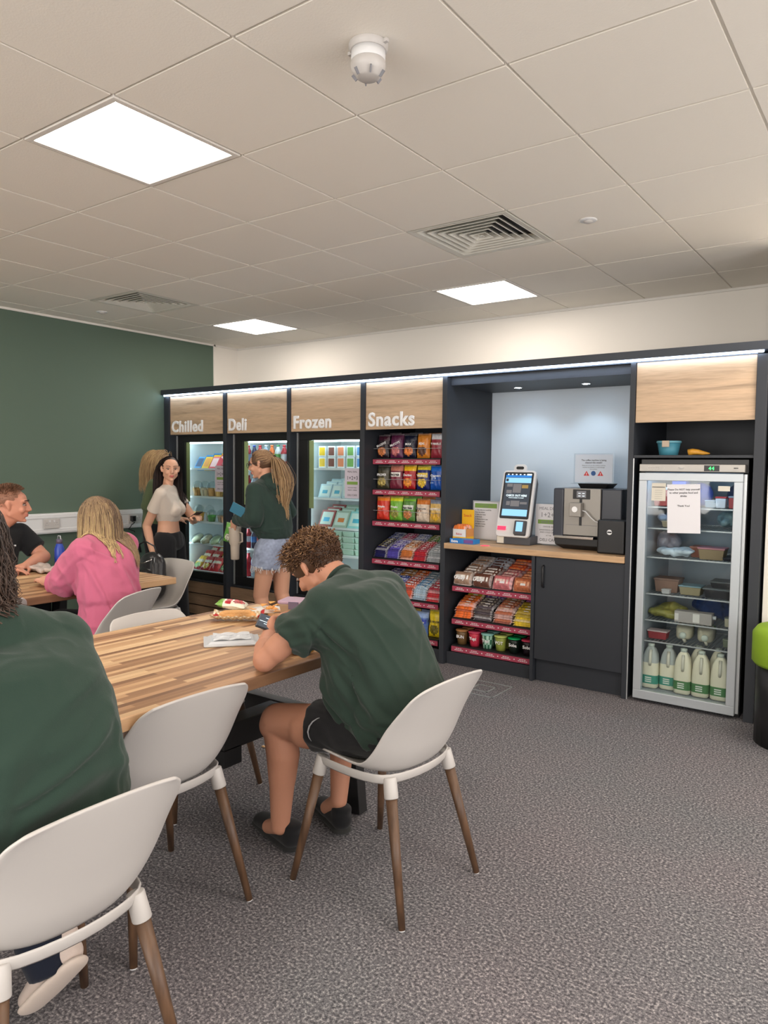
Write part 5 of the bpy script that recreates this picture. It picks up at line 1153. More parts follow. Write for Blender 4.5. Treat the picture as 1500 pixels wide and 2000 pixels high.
U2 = [([(S_(230, 110, 44), S_(240, 140, 70)), (S_(236, 200, 40), S_(200, 170, 50))], 'orange and yellow wafer packet at the left of the middle shelf under the worktop'), ([(S_(90, 80, 80), S_(190, 180, 160)), (S_(110, 70, 150), S_(214, 210, 190))], 'grey and purple biscuit bar, second column of the middle shelf under the worktop'),
      ([(S_(190, 110, 80), S_(226, 170, 130)), (S_(222, 160, 110), S_(240, 190, 150))], 'copper coloured biscuit bar, third column of the middle shelf under the worktop'), ([(S_(226, 196, 50), S_(150, 120, 60)), (S_(170, 90, 160), S_(200, 140, 190))], 'yellow and purple biscuit bar at the right of the middle shelf under the worktop')]
for i, b in enumerate(U2): bar_column('biscuit_bar', 'biscuit bar', b[1], 'bars on the middle shelf under the worktop, column %s' % 'abcd'[i], -2.795+.1625*(i+.5), .153, .050, .019, .354, 4.765, .36, 5, 8, b[0], step=.034)
# noodle pots
def pot(label, x, y, z, body, lid, txt=None, tc='letter_white', h=.105, r=.046, stripe=None, group=None):
    t = thing('noodle_pot', label, 'pot', (x, y, z), group=group)
    def cf(a, b):
        c = body
        if stripe and math.sin(b*50+a*9) > 0: c = stripe
        return mottle(c, .08)
    MB().lathe((0, 0, 0), [(r*.74, 0), (r*.80, h*.3), (r*.88, h*.65), (r*.96, h*.96)], 28, colf=cf).build('pot_body', 'pot_print', t, smooth=True, seg=1)
    l = MB(lid); l.lathe((0, 0, 0), [(r*.97, h*.95), (r*1.08, h*.96), (r*1.08, h*1.02), (r*1.0, h*1.05), (r*.2, h*1.055)], 28); l.box(-.012, .012, -r*1.22, -r*.98, h*.98, h*1.0)
    l.build('pot_lid', 'pot_print', t, smooth=True)
    if txt: text('brand_lettering', txt, .032 if len(txt) < 5 else .022, tc, t, (0.006, -r*.93, h*.48), bold=.0008, align='CENTER')
PT = [(S_(110, 84, 50), S_(186, 130, 80), 'BUN', 'brown pot with copper lid', None), (S_(206, 50, 76), S_(206, 70, 100), 'Yup!', 'crimson pot with white lettering', None), (S_(60, 120, 90), S_(150, 210, 200), 'Yup!', 'green striped pot with aqua lid', S_(180, 220, 200)),
      (S_(150, 160, 70), S_(206, 220, 120), 'POT', 'olive pot with pale yellow lid', None), (S_(16, 30, 24), S_(20, 170, 96), 'Soba', 'black pot with bright green lid', None), (S_(26, 14, 22), S_(200, 60, 90), 'Soba', 'black pot with crimson lid', None)]
for i, (bc, lc, tx, d, st) in enumerate(PT):
    for k in range(3):
        if i == 0 and k == 2: continue
        pot('%s, %s under the worktop' % (d, ['front row', 'second row', 'back row'][k]), -2.795+.1083*(i+.5), 4.815+k*.098, .146, bc, lc, tx if k == 0 else None, stripe=st, group=None if k == 0 else 'noodle pots behind the front row')

# ---------------- worktop goods
# kiosk
t = thing('touch_screen_kiosk', 'white countertop touch screen kiosk with a lit blue screen', 'kiosk', (-2.385, 4.93, .918), 0)
b = MB(); b.rings([[(-.135, -.02, 0), (.135, -.02, 0), (.135, .20, 0), (-.135, .20, 0)], [(-.135, -.015, .062), (.135, -.015, .062), (.135, .19, .062), (-.135, .19, .062)]]); b.build('base', 'dark_grey_plastic', t, bevel=.004) if 'dark_grey_plastic' in MATS else (mat('dark_grey_plastic', (.06, .06, .068), .4), b.build('base', 'dark_grey_plastic', t, bevel=.004, recalc=True))
w_, th = .132, math.radians(14)
hd = thing('screen_head', None, None); hd.parent = t; hd.location = (0, -.045, .058); hd.rotation_euler = (-th, 0, 0)
m = MB(); n = 8; o_ = []
def rr(w, h0, h1, r, y, n=6):
    P = []
    for (cx, cz, a0) in ((w-r, h1-r, 0), (-w+r, h1-r, 90), (-w+r, h0+r, 180), (w-r, h0+r, 270)):
        for k in range(n+1): a = math.radians(a0+90*k/n); P.append((cx+r*math.cos(a), y, cz+r*math.sin(a)))
    return P
m.rings([rr(w_, 0, .50, .028, .0), rr(w_, 0, .50, .028, .030)]); hb = m.build('white_housing', 'kiosk_white', hd, bevel=.005, recalc=True) if 'kiosk_white' in MATS else (mat('kiosk_white', (.70, .70, .70), .35), m.build('white_housing', 'kiosk_white', hd, bevel=.005, recalc=True))[1]
m = MB(); m.rings([rr(w_*.94, .0, .49, .02, .030), rr(w_*.80, .03, .44, .02, .12)]); m.build('rear_housing', 'dark_grey_plastic', hd, recalc=True, bevel=.004)
m = MB(); m.rings([rr(.052, .46, .548, .03, .002), rr(.052, .46, .548, .03, .022)]); m.build('camera_bump', 'kiosk_white', hd, recalc=True, bevel=.004)
m = MB(); m.rings([rr(.030, .508, .530, .010, -.001), rr(.030, .508, .530, .010, .004)]); m.build('camera_window', 'black_plastic', hd, recalc=True)
m = MB(); m.rings([rr(.116, .135, .485, .012, -.003), rr(.116, .135, .485, .012, .002)]); sc_ = m.build('screen_bezel', 'black_plastic', hd, recalc=True)
def scr(x0, x1, z0, z1, mt, y=-.0042): return BX(x0, x1, y, y+.001, z0, z1).build('screen_tile', mt, sc_)
scr(-.103, .103, .150, .475, 'screen_dark', -.0038)
scr(-.103, .103, .447, .462, 'screen_deep'); scr(-.103, .103, .405, .443, 'screen_blue'); scr(-.100, .100, .156, .205, 'screen_blue')
scr(.065, .103, .462, .474, 'screen_white'); scr(-.098, -.078, .415, .436, 'screen_dark', -.005)
for (x0, x1, z0, z1, mt) in ((-.085, -.04, .375, .398, 'screen_grey'), (-.035, .03, .33, .397, 'screen_grey'), (.035, .085, .365, .39, 'screen_gold'), (-.085, -.042, .325, .35, 'screen_grey'), (-.075, -.045, .235, .265, 'screen_grey'), (-.04, .03, .228, .27, 'screen_grey'), (.035, .09, .245, .262, 'screen_grey')): scr(x0, x1, z0, z1, mt)
for k in range(5): scr(-.09+.032*k, -.078+.032*k, .464, .472, 'screen_white')
text('screen_print', 'CHECK OUT HERE', .020, 'screen_white', sc_, (0, -.0052, .302), align='CENTER', bold=.0004); text('screen_print', 'TOUCH SCREEN TO START', .010, 'screen_white', sc_, (0, -.0052, .288), align='CENTER')
m = MB(); m.rings([rr(.043, .018, .120, .010, -.026), rr(.047, .012, .124, .010, .0)]); cr_ = m.build('card_reader', 'dark_grey_plastic', hd, recalc=True, bevel=.003); cr_.location = (.065, 0, 0)
BX(-.026, .026, -.028, -.0265, .040, .110).build('reader_screen', 'screen_blue', cr_)
BX(-.125, -.040, -.006, 0, .055, .082).build('scanner_window', 'kiosk_white', hd, bevel=.002); BX(-.118, -.050, -.0075, -.006, .046, .076).build('scanner_glow', 'led_red', hd)
BX(-.128, -.072, -.022, -.021, .006, .056).build('paper_label', 'paper_cream', t)
MB().lathe((0, 0, 0), [(.004, 0), (.008, .002), (.008, .012)]).build('side_lock', 'chrome', t, smooth=True).location = (.118, .02, .24); t.children[-1].rotation_euler = (0, math.pi/2, 0)
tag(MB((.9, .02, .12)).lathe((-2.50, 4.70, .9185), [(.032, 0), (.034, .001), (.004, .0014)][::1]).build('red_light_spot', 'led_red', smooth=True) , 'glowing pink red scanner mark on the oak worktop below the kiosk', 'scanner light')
# coffee machine
t = thing('coffee_machine', 'black and silver bean-to-cup coffee machine with a milk tube', 'coffee machine', (-2.065, 4.91, .918))
mat('dark_panel', (.035, .04, .055), .3); mat('machine_silver', (.33, .31, .28), .42, metal=.55)
BX(0, .475, .03, .36, .085, .425).build('body', 'dark_panel', t, bevel=.006)
m = MB(); m.rings([[(.01, -.03, .08), (.475, -.03, .08), (.475, .36, .08), (.01, .36, .08)], [(.02, -.03, .03), (.44, -.03, .03), (.44, .36, .03), (.02, .36, .03)], [(.07, .0, .0), (.40, .0, .0), (.40, .33, .0), (.07, .33, .0)]]); m.build('drip_base', 'black_plastic', t, recalc=True, bevel=.004)
BX(.0, .075, -.03, .03, .085, .425).build('side_column', 'dark_panel', t, bevel=.010); BX(.335, .475, -.005, .03, .20, .425).build('side_column', 'dark_panel', t, bevel=.008)
BX(.075, .335, -.02, .03, .10, .425).build('front_panel', 'machine_silver', t, bevel=.003)
BX(.095, .310, -.021, -.0195, .104, .172).build('tray_panel', 'machine_silver', t, bevel=.001); BX(.092, .313, -.0205, -.0198, .170, .174).build('panel_line', 'print_grey', t)
BX(.02, .30, -.05, -.018, .078, .096).build('drip_tray_edge', 'chrome', t, bevel=.002)
BX(.140, .262, -.024, -.019, .352, .418).build('display_bezel', 'black_plastic', t, bevel=.002); d_ = BX(.168, .234, -.0255, -.024, .362, .408).build('display', 'screen_grey', t)
for (a, b_) in ((0, 0), (1, 0), (0, 1), (1, 1)): BX(.180+a*.028, .196+a*.028, -.0262, -.0255, .372+b_*.018, .376+b_*.018).build('display_icon', 'screen_white', d_)
BX(.190, .206, -.026, -.019, .17, .355).build('spout_rail', 'black_plastic', t)
sp = BX(.135, .218, -.075, -.022, .232, .328).build('spout', 'machine_silver', t, bevel=.004)
lg = MB(); lg.lathe((0, 0, 0), [(.0, 0), (.019, 0), (.020, .002)], 24); q = lg.build('logo_disc', 'letter_white', sp, smooth=False); q.location = (.176, -.0765, .283); q.rotation_euler = (math.pi/2, 0, 0)
BX(.160, .192, -.078, -.077, .279, .291).build('logo_bar', 'print_black', sp)
MB().tube([(.218, -.05, .275), (.245, -.055, .27), (.275, -.05, .235), (.31, -.045, .205), (.35, -.045, .195), (.385, -.05, .20)], .0045, 8).build('milk_tube', 'white_trunk', t, smooth=True)
m = MB(); m.rings([[(.155, .08, .425), (.33, .08, .425), (.33, .24, .425), (.155, .24, .425)], [(.140, .06, .458), (.355, .06, .458), (.355, .26, .458), (.140, .26, .458)]]); m.build('bean_hopper_lid', 'black_plastic', t, recalc=True)
t = thing('milk_cooler', 'black milk cooler beside the coffee machine', 'milk cooler', (-1.645, 4.87, .918))
BX(-.065, .12, -.09, .025, 0, .225).build('body', 'black_plastic', t, bevel=.012, seg=3); q = MB().lathe((0, 0, 0), [(.0, 0), (.016, 0), (.017, .002)], 24).build('logo_disc', 'letter_white', t); q.location = (.02, -.0915, .145); q.rotation_euler = (math.pi/2, 0, 0)
BX(.006, .034, -.0935, -.0925, .140, .150).build('logo_bar', 'print_black', t)
# acrylic notice over the machine
t = thing('notice_stand', 'clear stand with a cleaning notice on top of the coffee machine', 'notice', (-1.845, 5.06, 1.352))
BX(-.145, .145, -.004, 0, .024, .235).build('acrylic_sheet', 'acrylic', t, bevel=.001); BX(-.145, .145, -.06, .02, .020, .024).build('acrylic_foot', 'acrylic', t)
s = BX(-.135, .135, -.0015, -.0005, .030, .228).build('notice_sheet', 'paper_cool', t) if 'paper_cool' in MATS else (mat('paper_cool', (.62, .68, .76), .6), BX(-.135, .135, -.0055, -.0045, .030, .228).build('notice_sheet', 'paper_cool', t))[1]
for tx, sz, z in (('The coffee machine is being', .016, .182), ('cleaned this week!!', .016, .165), ('Please do not use the machine until the', .0105, .147), ('machine has finished. It could damage', .0105, .134), ('the machine', .0105, .121)): text('print', tx, sz, 'print_black', s, (0, -.006, z), align='CENTER', ext=.0002, bold=.0003 if sz > .012 else 0)
for x in (-.05, .05):
    m = MB(); m.rings([[(x-.021, -.006, .078), (x+.021, -.006, .078), (x, -.006, .112)], [(x-.021, -.0055, .078), (x+.021, -.0055, .078), (x, -.0055, .112)]]); m.build('warning_triangle', 'print_red', s, recalc=True); text('print', '!', .022, 'letter_white', s, (x, -.0063, .083), align='CENTER', ext=.0002, bold=.0008)
q = MB().lathe((0, 0, 0), [(0, 0), (.017, 0), (.017, .001)], 20).build('round_symbol', 'print_blue', s); q.location = (0, -.006, .095); q.rotation_euler = (math.pi/2, 0, 0)
# standing sheets left and right of the kiosk
t = thing('notice_stand', 'clear stand with a meal deal notice between the kiosk and the coffee machine', 'notice', (-2.165, 5.05, .918))
BX(-.11, .11, -.003, 0, .004, .305).build('acrylic_sheet', 'acrylic', t); BX(-.11, .11, -.05, .03, 0, .004).build('acrylic_foot', 'acrylic', t)
s = BX(-.105, .105, -.0045, -.0035, .008, .300).build('notice_sheet', 'paper', t)
for tx, sz, z, mm in (('MEAL DEAL', .030, .258, 'print_grey'), ('1+2+3', .050, .205, 'print_grey'), ('CHOOSE ANY', .014, .130, 'print_black'), ('SANDWICH, SNACK', .016, .105, 'print_black'), ('AND COLD DRINK', .016, .088, 'print_black'), ('AT THE', .012, .066, 'print_black'), ('DELI CAFE', .030, .028, 'print_black')): text('print', tx, sz, mm, s, (0, -.005, z), align='CENTER', ext=.0002)
q = BX(-.085, .085, -.0052, -.0045, .155, .185).build('print_band', 'print_green', s); text('print', 'SAVE PLAN', .024, 'print_grey', q, (0, -.0056, .161), align='CENTER', ext=.0002, bold=.0005)
t = thing('notice_stand', 'framed notice with a green heading left of the kiosk', 'notice', (-2.69, 5.06, .918))
BX(-.115, .115, 0, .008, 0, .305).build('frame', 'wire_grey', t, bevel=.002); s = BX(-.105, .105, -.001, 0, .010, .295).build('notice_sheet', 'paper', t); q = BX(-.095, .095, -.002, -.001, .250, .285).build('print_band', 'print_green', s)
text('print', 'HOW TO USE THE', .014, 'print_grey', q, (0, -.0025, .270), align='CENTER', ext=.0002); text('print', 'MARKET', .014, 'print_grey', q, (0, -.0025, .255), align='CENTER', ext=.0002)
for k, tx in enumerate(('1. Take what you would like', 'from the shelves', '2. Scan your items', 'at the kiosk', '3. Choose how to pay', '4. Tap your card', 'and take a receipt', 'Enjoy your food')): text('print', tx, .012, 'print_black', s, (-.09, -.0015, .230-k*.018), ext=.0002, bold=.0002)
# counter display boxes
t = thing('display_box', 'tall yellow display box of bars at the left end of the oak worktop', 'display box', (-2.79, 4.86, .918))
YL = S_(240, 186, 30); m = MB(YL); m.box(-.04, .075, -.06, .06, 0, .04); m.box(-.04, .075, -.06, -.058, .04, .10, S_(236, 232, 226)); m.box(-.04, -.038, -.06, .06, .04, .10); m.box(.073, .075, -.06, .06, .04, .10, S_(224, 150, 80)); m.box(-.04, .075, .058, .06, .04, .11); m.build('tray', 'card_print', t)
m = MB(YL); m.box(-.03, .075, .060, .062, .10, .24); hb_ = m.build('header_card', 'card_print', t); text('brand_lettering', 'Snack', .030, 'print_red', hb_, (.02, .0595, .185), align='CENTER')
text('brand_lettering', 'Bakes', .022, 'print_red', t.children[0], (.015, -.061, .055), align='CENTER')
for k in range(6):
    o = bar_mesh(.105, .022, .03, S_(230, 120, 50), S_(120, 70, 50)).build('snack_bar', 'foil_print', smooth=True); o.location = (-2.775+rnd.uniform(-.004, .004), 4.81+.018*k, 1.012+rnd.uniform(0, .012)); o.rotation_euler = (rnd.uniform(-.2, .2), 0, rnd.uniform(-.08, .08)); tag(o, 'orange wrapped bar standing in the yellow display box on the worktop', 'snack bar', 'bars in the yellow display box')
t = thing('display_box', 'flat blue display box with white lettering lying on the worktop', 'display box', (-2.70, 4.745, .918))
m = MB(S_(40, 130, 200)); m.box(-.10, .10, -.035, .06, 0, .032); m.box(-.10, .0, -.036, -.035, .0, .036, S_(30, 120, 200)); m.build('carton', 'card_print', t, bevel=.001); text('brand_lettering', 'Extra', .026, 'letter_white', t, (-.088, -.0365, .008), bold=.0008)
q = MB(S_(120, 80, 150)); q.box(.02, .095, -.04, .0, .006, .030); q.build('gum_pack', 'card_print', t)

# ---------------- niche above the milk fridge
t = thing('lunch_bowl', 'teal blue food box with clip lid on the board above the milk fridge', 'food box', (-1.285, 4.85, 1.568))
BW = S_(70, 140, 160); m = MB(BW); m.lathe((0, 0, 0), [(.050, 0), (.056, .004), (.070, .082), (.066, .082), (.052, .010)], 4+20); m.build('bowl', 'card_print', t, smooth=True, recalc=True)
m = MB(S_(110, 170, 185)); m.lathe((0, 0, 0), [(.073, .078), (.076, .082), (.074, .092), (.02, .093)], 24); m.build('lid', 'card_print', t, smooth=True); BX(-.022, .022, -.080, -.072, .052, .092, S_(190, 170, 150)).build('clip', 'card_print', t, bevel=.002)
m = MB(S_(236, 170, 60)); m.tube([(-.055, 0, .016), (-.03, 0, .022), (0, 0, .020), (.03, 0, .014), (.07, 0, .010)], lambda u: .018*(1-u)**.5+.004, 12); o = m.build('wrapped_snack', 'foil_print', smooth=True); o.location = (-1.11, 4.85, 1.570); tag(o, 'small orange twisted snack wrapper beside the teal box above the fridge', 'snack')

# ---------------- milk fridge contents
MX, MY = -1.425, 4.69
def milk(label, x, y, z, fill=1.0, band=S_(60, 140, 90), lying=False, group='milk bottles standing in the fridge', cap=S_(200, 210, 200)):
    t = thing('milk_bottle', label, 'milk bottle', (x, y, z), group=group)
    MILK = S_(236, 230, 206); CLR = S_(176, 182, 180)
    def sq(w, zz, r=.35, n=20):
        P = []
        for k in range(n): a = 2*math.pi*k/n; c, s = math.cos(a), math.sin(a); e = 1/(abs(c)**5+abs(s)**5)**.2; P.append((w*c*e, w*.9*s*e, zz))
        return P
    prof = [(.042, 0), (.050, .008), (.051, .05), (.051, .12), (.049, .165), (.042, .215), (.028, .250), (.018, .262), (.018, .272)]
    m = MB(); 
    def cf(a, b):
        zz = prof[min(int(a*(len(prof)-1)), len(prof)-1)][1]
        return MILK if zz < .26*fill else CLR
    m.rings([sq(w, z_) for w, z_ in prof], colf=cf); bd = m.build('bottle_body', 'pot_print', t, smooth=True)
    m = MB(); hp = [(.005, -.040, .150), (.008, -.053, .175), (.008, -.050, .215), (.005, -.030, .245)]; m.tube(hp, .0095, 10); m.build('handle', 'milk_plastic', t, smooth=True) if 'milk_plastic' in MATS else (mat('milk_plastic', S_(220, 216, 200), .35), m.build('handle', 'milk_plastic', t, smooth=True))
    m = MB(); m.rings([sq(.0525, .030), sq(.0525, .085)], cap0=False, cap1=False, colf=lambda a, b: band); lb_ = m.build('label_band', 'pot_print', t, smooth=True)
    g_ = MB(S_(230, 235, 225)); 
    for q in range(3): g_.box(-.022, .018, -.0485, -.048, .040+.013*q, .047+.013*q)
    g_.build('label_print', 'card_print', lb_)
    m = MB(cap); m.lathe((0, 0, .264), [(.020, 0), (.020, .018), (.004, .020)], 20); m.build('cap', 'pot_print', t, smooth=True)
    return t
mk = [(.085, .10, .62, S_(70, 150, 130), 'part-used milk bottle with a teal band at the left of the fridge bottom'), (.190, .125, .55, S_(70, 150, 130), 'part-used milk bottle with a teal band second from the left at the fridge bottom'),
      (.288, .085, 1, S_(80, 130, 80), 'full milk bottle with a green band in the middle of the fridge bottom'), (.395, .085, 1, S_(80, 130, 80), 'full milk bottle with a green band fourth from the left at the fridge bottom'), (.503, .085, 1, S_(80, 130, 80), 'full milk bottle with a green band at the right of the fridge bottom'),
      (.345, .23, 1, S_(80, 130, 80), 'milk bottle standing behind the gap of the middle two at the fridge bottom'), (.460, .23, 1, S_(80, 130, 80), 'milk bottle standing behind the gap of the right two at the fridge bottom')]
for (x, y, fl, bd, lb) in mk: milk(lb, MX+x, MY+y+.02, .078, fl, bd)
for (x, lb) in ((.23, 'milk bottle lying on the lowest wire shelf, cap forward, left'), (.36, 'milk bottle lying on the lowest wire shelf, cap forward, right')):
    o = milk(lb, MX+x, MY+.40, .385+.052, 1, S_(90, 150, 80), group='milk bottles lying on the lowest wire shelf'); o.rotation_euler = (math.pi/2, 0, .15)
def bagg(name, label, cat, loc, size, col, seed, mt='foil_print', vox=.008, amp=.010):
    rg = random.Random(seed); P = []
    for k in range(7): P.append([E_((rg.uniform(-.3, .3)*size[0], rg.uniform(-.3, .3)*size[1], size[2]*rg.uniform(.25, .5)), (size[0]*rg.uniform(.18, .32), size[1]*rg.uniform(.18, .3), size[2]*rg.uniform(.2, .38))), E_((rg.uniform(-.3, .3)*size[0], rg.uniform(-.3, .3)*size[1], size[2]*.22), size[2]*.2)])
    c = np.array(col); o = sculpt(name, P, vox, mt, None, 1, lambda Q, N: amp*nz(Q, 70, seed)+amp*.5*nz(Q, 150, seed+1), lambda Q: np.clip(c*(1+.25*nz(Q, 45, seed))[:, None], 0, 1)); 
    zmin = min(v.co.z for v in o.data.vertices); o.location = (loc[0], loc[1], loc[2]-zmin); tag(o, label, cat); return o
def tub(label, x, y, z, w, l, h, body, lid, name='food_tub', cat='food tub', fill=None, group=None, rz=0):
    t = thing(name, label, cat, (x, y, z), rz, group)
    m = MB(body); m.rings([[(-w*.44, -l*.44, 0), (w*.44, -l*.44, 0), (w*.44, l*.44, 0), (-w*.44, l*.44, 0)], [(-w*.5, -l*.5, h*.86), (w*.5, -l*.5, h*.86), (w*.5, l*.5, h*.86), (-w*.5, l*.5, h*.86)]]); m.build('tub', 'card_print', t, bevel=.004, recalc=True)
    m = MB(lid); m.box(-w*.53, w*.53, -l*.53, l*.53, h*.86, h); m.build('lid', 'card_print', t, bevel=.003); return t
FX, FY = MX, MY+.20
tub('white and red carton on the top wire shelf left', FX+.10, FY, 1.247, .09, .09, .12, S_(214, 90, 80), S_(230, 230, 240)); tub('blue drinks pack on the top wire shelf left of the notice', FX+.20, FY+.05, 1.247, .08, .1, .16, S_(120, 160, 220), S_(60, 90, 190))
for k, (xx, c1, c2, lb) in enumerate(((.30, (60, 90, 180), (40, 70, 170), 'round blue lunch bag on the top wire shelf behind the notice'), (.53, (40, 46, 66), (30, 36, 60), 'dark round lunch bag at the right of the top wire shelf'))):
    m = MB(S_(*c1)); m.sph((0, 0, .075), (.075, .05, .075), 20, 12); o = m.build('lunch_bag', 'cloth', smooth=True); o.location = (FX+xx, FY+.15, 1.247); tag(o, lb, 'lunch bag')
tub('white yoghurt pot with lid on the top wire shelf right', FX+.46, FY-.03, 1.247, .06, .06, .07, S_(226, 226, 230), S_(200, 60, 60)); tub('red jar beside the yoghurt on the top wire shelf right', FX+.53, FY-.04, 1.247, .05, .05, .075, S_(180, 60, 60), S_(150, 150, 160)); tub('silver tub on the top wire shelf next to the notice', FX+.40, FY, 1.247, .07, .08, .045, S_(150, 170, 180), S_(170, 190, 200))
bagg('carrier_bag', 'crumpled clear bag at the left of the second wire shelf', 'bag', (FX+.14, FY+.1, 1.112), (.16, .2, .11), S_(150, 170, 200), 1); tub('cardboard box on the second wire shelf left', FX+.17, FY+.02, 1.112, .12, .12, .04, S_(176, 160, 130), S_(190, 176, 150))
bagg('carrier_bag', 'grey green carrier bag with white edge at the right of the second wire shelf', 'bag', (FX+.50, FY+.06, 1.112), (.24, .24, .14), S_(130, 155, 160), 2)
bagg('carrier_bag', 'crumpled patterned bag at the left of the third wire shelf', 'bag', (FX+.12, FY+.12, .927), (.16, .2, .18), S_(140, 140, 150), 3); bagg('bread_bag', 'white wrapped loaf on the third wire shelf', 'bread', (FX+.20, FY-.02, .927), (.24, .14, .08), S_(190, 205, 215), 4)
tub('brown meat tray in the middle of the third wire shelf', FX+.33, FY+.06, .927, .10, .12, .07, S_(150, 90, 70), S_(170, 110, 90)); tub('clear salad tub with a pink label on the third wire shelf', FX+.42, FY-.02, .927, .15, .12, .075, S_(150, 130, 100), S_(190, 130, 140)); tub('dark flat tray at the right of the third wire shelf', FX+.53, FY, .927, .09, .15, .02, S_(40, 40, 50), S_(60, 60, 70))
tub('brown cardboard box at the left of the fourth wire shelf', FX+.15, FY+.03, .692, .15, .13, .09, S_(132, 104, 90), S_(120, 96, 86)); tub('small white tub in front of the brown box, fourth wire shelf', FX+.165, FY-.08, .692, .05, .05, .03, S_(180, 180, 180), S_(200, 200, 200)); tub('clear tub of pasta in the middle of the fourth wire shelf', FX+.30, FY, .692, .13, .12, .06, S_(150, 140, 110), S_(120, 150, 160))
tub('black food container at the right of the fourth wire shelf', FX+.48, FY, .692, .19, .16, .06, S_(30, 34, 40), S_(96, 106, 110)); tub('black food container stacked upper at the right of the fourth wire shelf', FX+.50, FY+.03, .753, .17, .16, .04, S_(34, 38, 44), S_(110, 116, 120))
bagg('fruit_bag', 'bag of yellow green fruit at the left of the fifth wire shelf', 'fruit bag', (FX+.17, FY+.02, .522), (.22, .2, .12), S_(140, 136, 70), 5)
t = thing('drink_carton', 'grey drink carton lying on its side on the fifth wire shelf', 'carton', (FX+.34, FY-.05, .522)); m = MB(S_(170, 164, 160)); m.box(-.12, .10, -.035, .035, 0, .07); m.box(-.118, -.095, -.036, -.035, .012, .055, S_(220, 215, 210)); m.box(-.01, .03, -.036, -.035, .008, .062, S_(226, 222, 216)); m.build('carton', 'card_print', t, bevel=.003); MB(S_(220, 225, 230)).cyl((.10, 0, .045), (.118, 0, .045), .012).build('cap', 'pot_print', t, smooth=True)
bagg('lunch_bag', 'dark blue lunch bag behind the carton on the fifth wire shelf', 'lunch bag', (FX+.39, FY+.14, .522), (.26, .12, .16), S_(34, 60, 110), 6, 'cloth'); tub('small white jar at the right of the fifth wire shelf', FX+.53, FY-.04, .522, .045, .045, .06, S_(190, 184, 160), S_(90, 100, 100))
tub('red checked packet at the left of the lowest wire shelf', FX+.11, FY-.02, .387, .12, .08, .055, S_(150, 50, 56), S_(210, 190, 190)); tub('small green round pot at the right of the lowest wire shelf', FX+.52, FY, .387, .05, .05, .05, S_(110, 120, 100), S_(150, 160, 140))

# ---------------- built-in fridge contents
def flatbox(label, x, y, z, w, h, d, c1, c2, group=None, tilt=.25, name='food_box', cat='food box', blot=None):
    o = MB(c1); o.box(-w/2, w/2, 0, d, 0, h); o.box(-w*.4, w*.4, -.001, 0, h*.12, h*.88, c2)
    if blot: o.box(-w*.22, w*.22, -.002, -.001, h*.3, h*.55, blot)
    q = o.build(name, 'card_print', bevel=.002); q.location = (x, y, z); q.rotation_euler = (-tilt, 0, rnd.uniform(-.05, .05)); tag(q, label, cat, group); return q
def dome(label, x, y, z, r, h, c1, c2, group=None, tilt=0):
    t = thing('salad_tub', label, 'salad tub', (x, y, z), group=group, rot=(-tilt, 0, 0))
    MB(c1).lathe((0, 0, 0), [(r*.7, 0), (r*.9, h*.4), (r, h*.55)], 20, colf=lambda a, b: mottle(c1, .5)).build('contents', 'food', t, smooth=True); MB(c2).lathe((0, 0, 0), [(r*1.04, h*.5), (r*1.06, h*.58), (r*.9, h*.85), (r*.3, h)], 20).build('clear_lid', 'clear_plastic', t, smooth=True)
CY = 4.90
# chilled: x visible from -5.80
for k in range(9):
    flatbox(['blue wrapped roll pack in the slanted row on the top shelf of the Chilled fridge', 'yellow wrapped roll pack in the slanted row on the top shelf of the Chilled fridge', 'red wrapped roll pack in the slanted row on the top shelf of the Chilled fridge'][k//3], -5.87+.11*(k//3)+.02*(k % 3), CY+.085*(k % 3), 1.447+.02*(k % 3), .10, .13, .05, [S_(70, 150, 210), S_(240, 196, 40), S_(220, 90, 100)][k//3], [S_(50, 70, 110), S_(226, 150, 40), S_(240, 200, 200)][k//3], 'slanted roll packs on the top shelf of the Chilled fridge, colour by colour', .55)
for k in range(5): dome(['round tub of dip standing alone on the second Chilled shelf', 'tall white sandwich pot at the left of the second Chilled shelf', 'sandwich pack with clear lid, left middle of the second Chilled shelf', 'sandwich pack with clear lid, right middle of the second Chilled shelf', 'sandwich pack at the right of the second Chilled shelf'][k], -5.90+.108*k, CY+.03, 1.167, .052, .15, [S_(214, 160, 90), S_(230, 214, 180), S_(196, 150, 90), S_(214, 170, 100), S_(226, 190, 60)][k], S_(220, 230, 230))
for k in range(6):
    t = dome(['fruit pot of orange pieces', 'fruit pot of mango', 'stack of white yoghurt pots', 'salad pot with green leaves', 'clear tub of pasta salad', 'clear tub of mixed salad'][k]+', third Chilled shelf from the left, %s place' % ['first', 'second', 'third', 'fourth', 'fifth', 'sixth'][k], -5.92+.088*k, CY+(.0 if k % 2 else .05), .917, .046, .16 if k < 3 else .12, [S_(236, 160, 60), S_(240, 180, 70), S_(230, 230, 226), S_(80, 150, 60), S_(214, 200, 170), S_(190, 140, 100)][k], S_(230, 240, 240))
for k in range(4): dome(['clear sandwich box leaning at the left of the fourth Chilled shelf', 'round clear salad bowl on the fourth Chilled shelf', 'round clear pasta bowl right of it on the fourth Chilled shelf', 'clear tub at the right of the fourth Chilled shelf'][k], -5.89+.135*k, CY+.04, .705, .066, .07, [S_(214, 206, 170), S_(226, 206, 170), S_(206, 214, 170), S_(220, 200, 160)][k], S_(200, 220, 210), tilt=-.7)
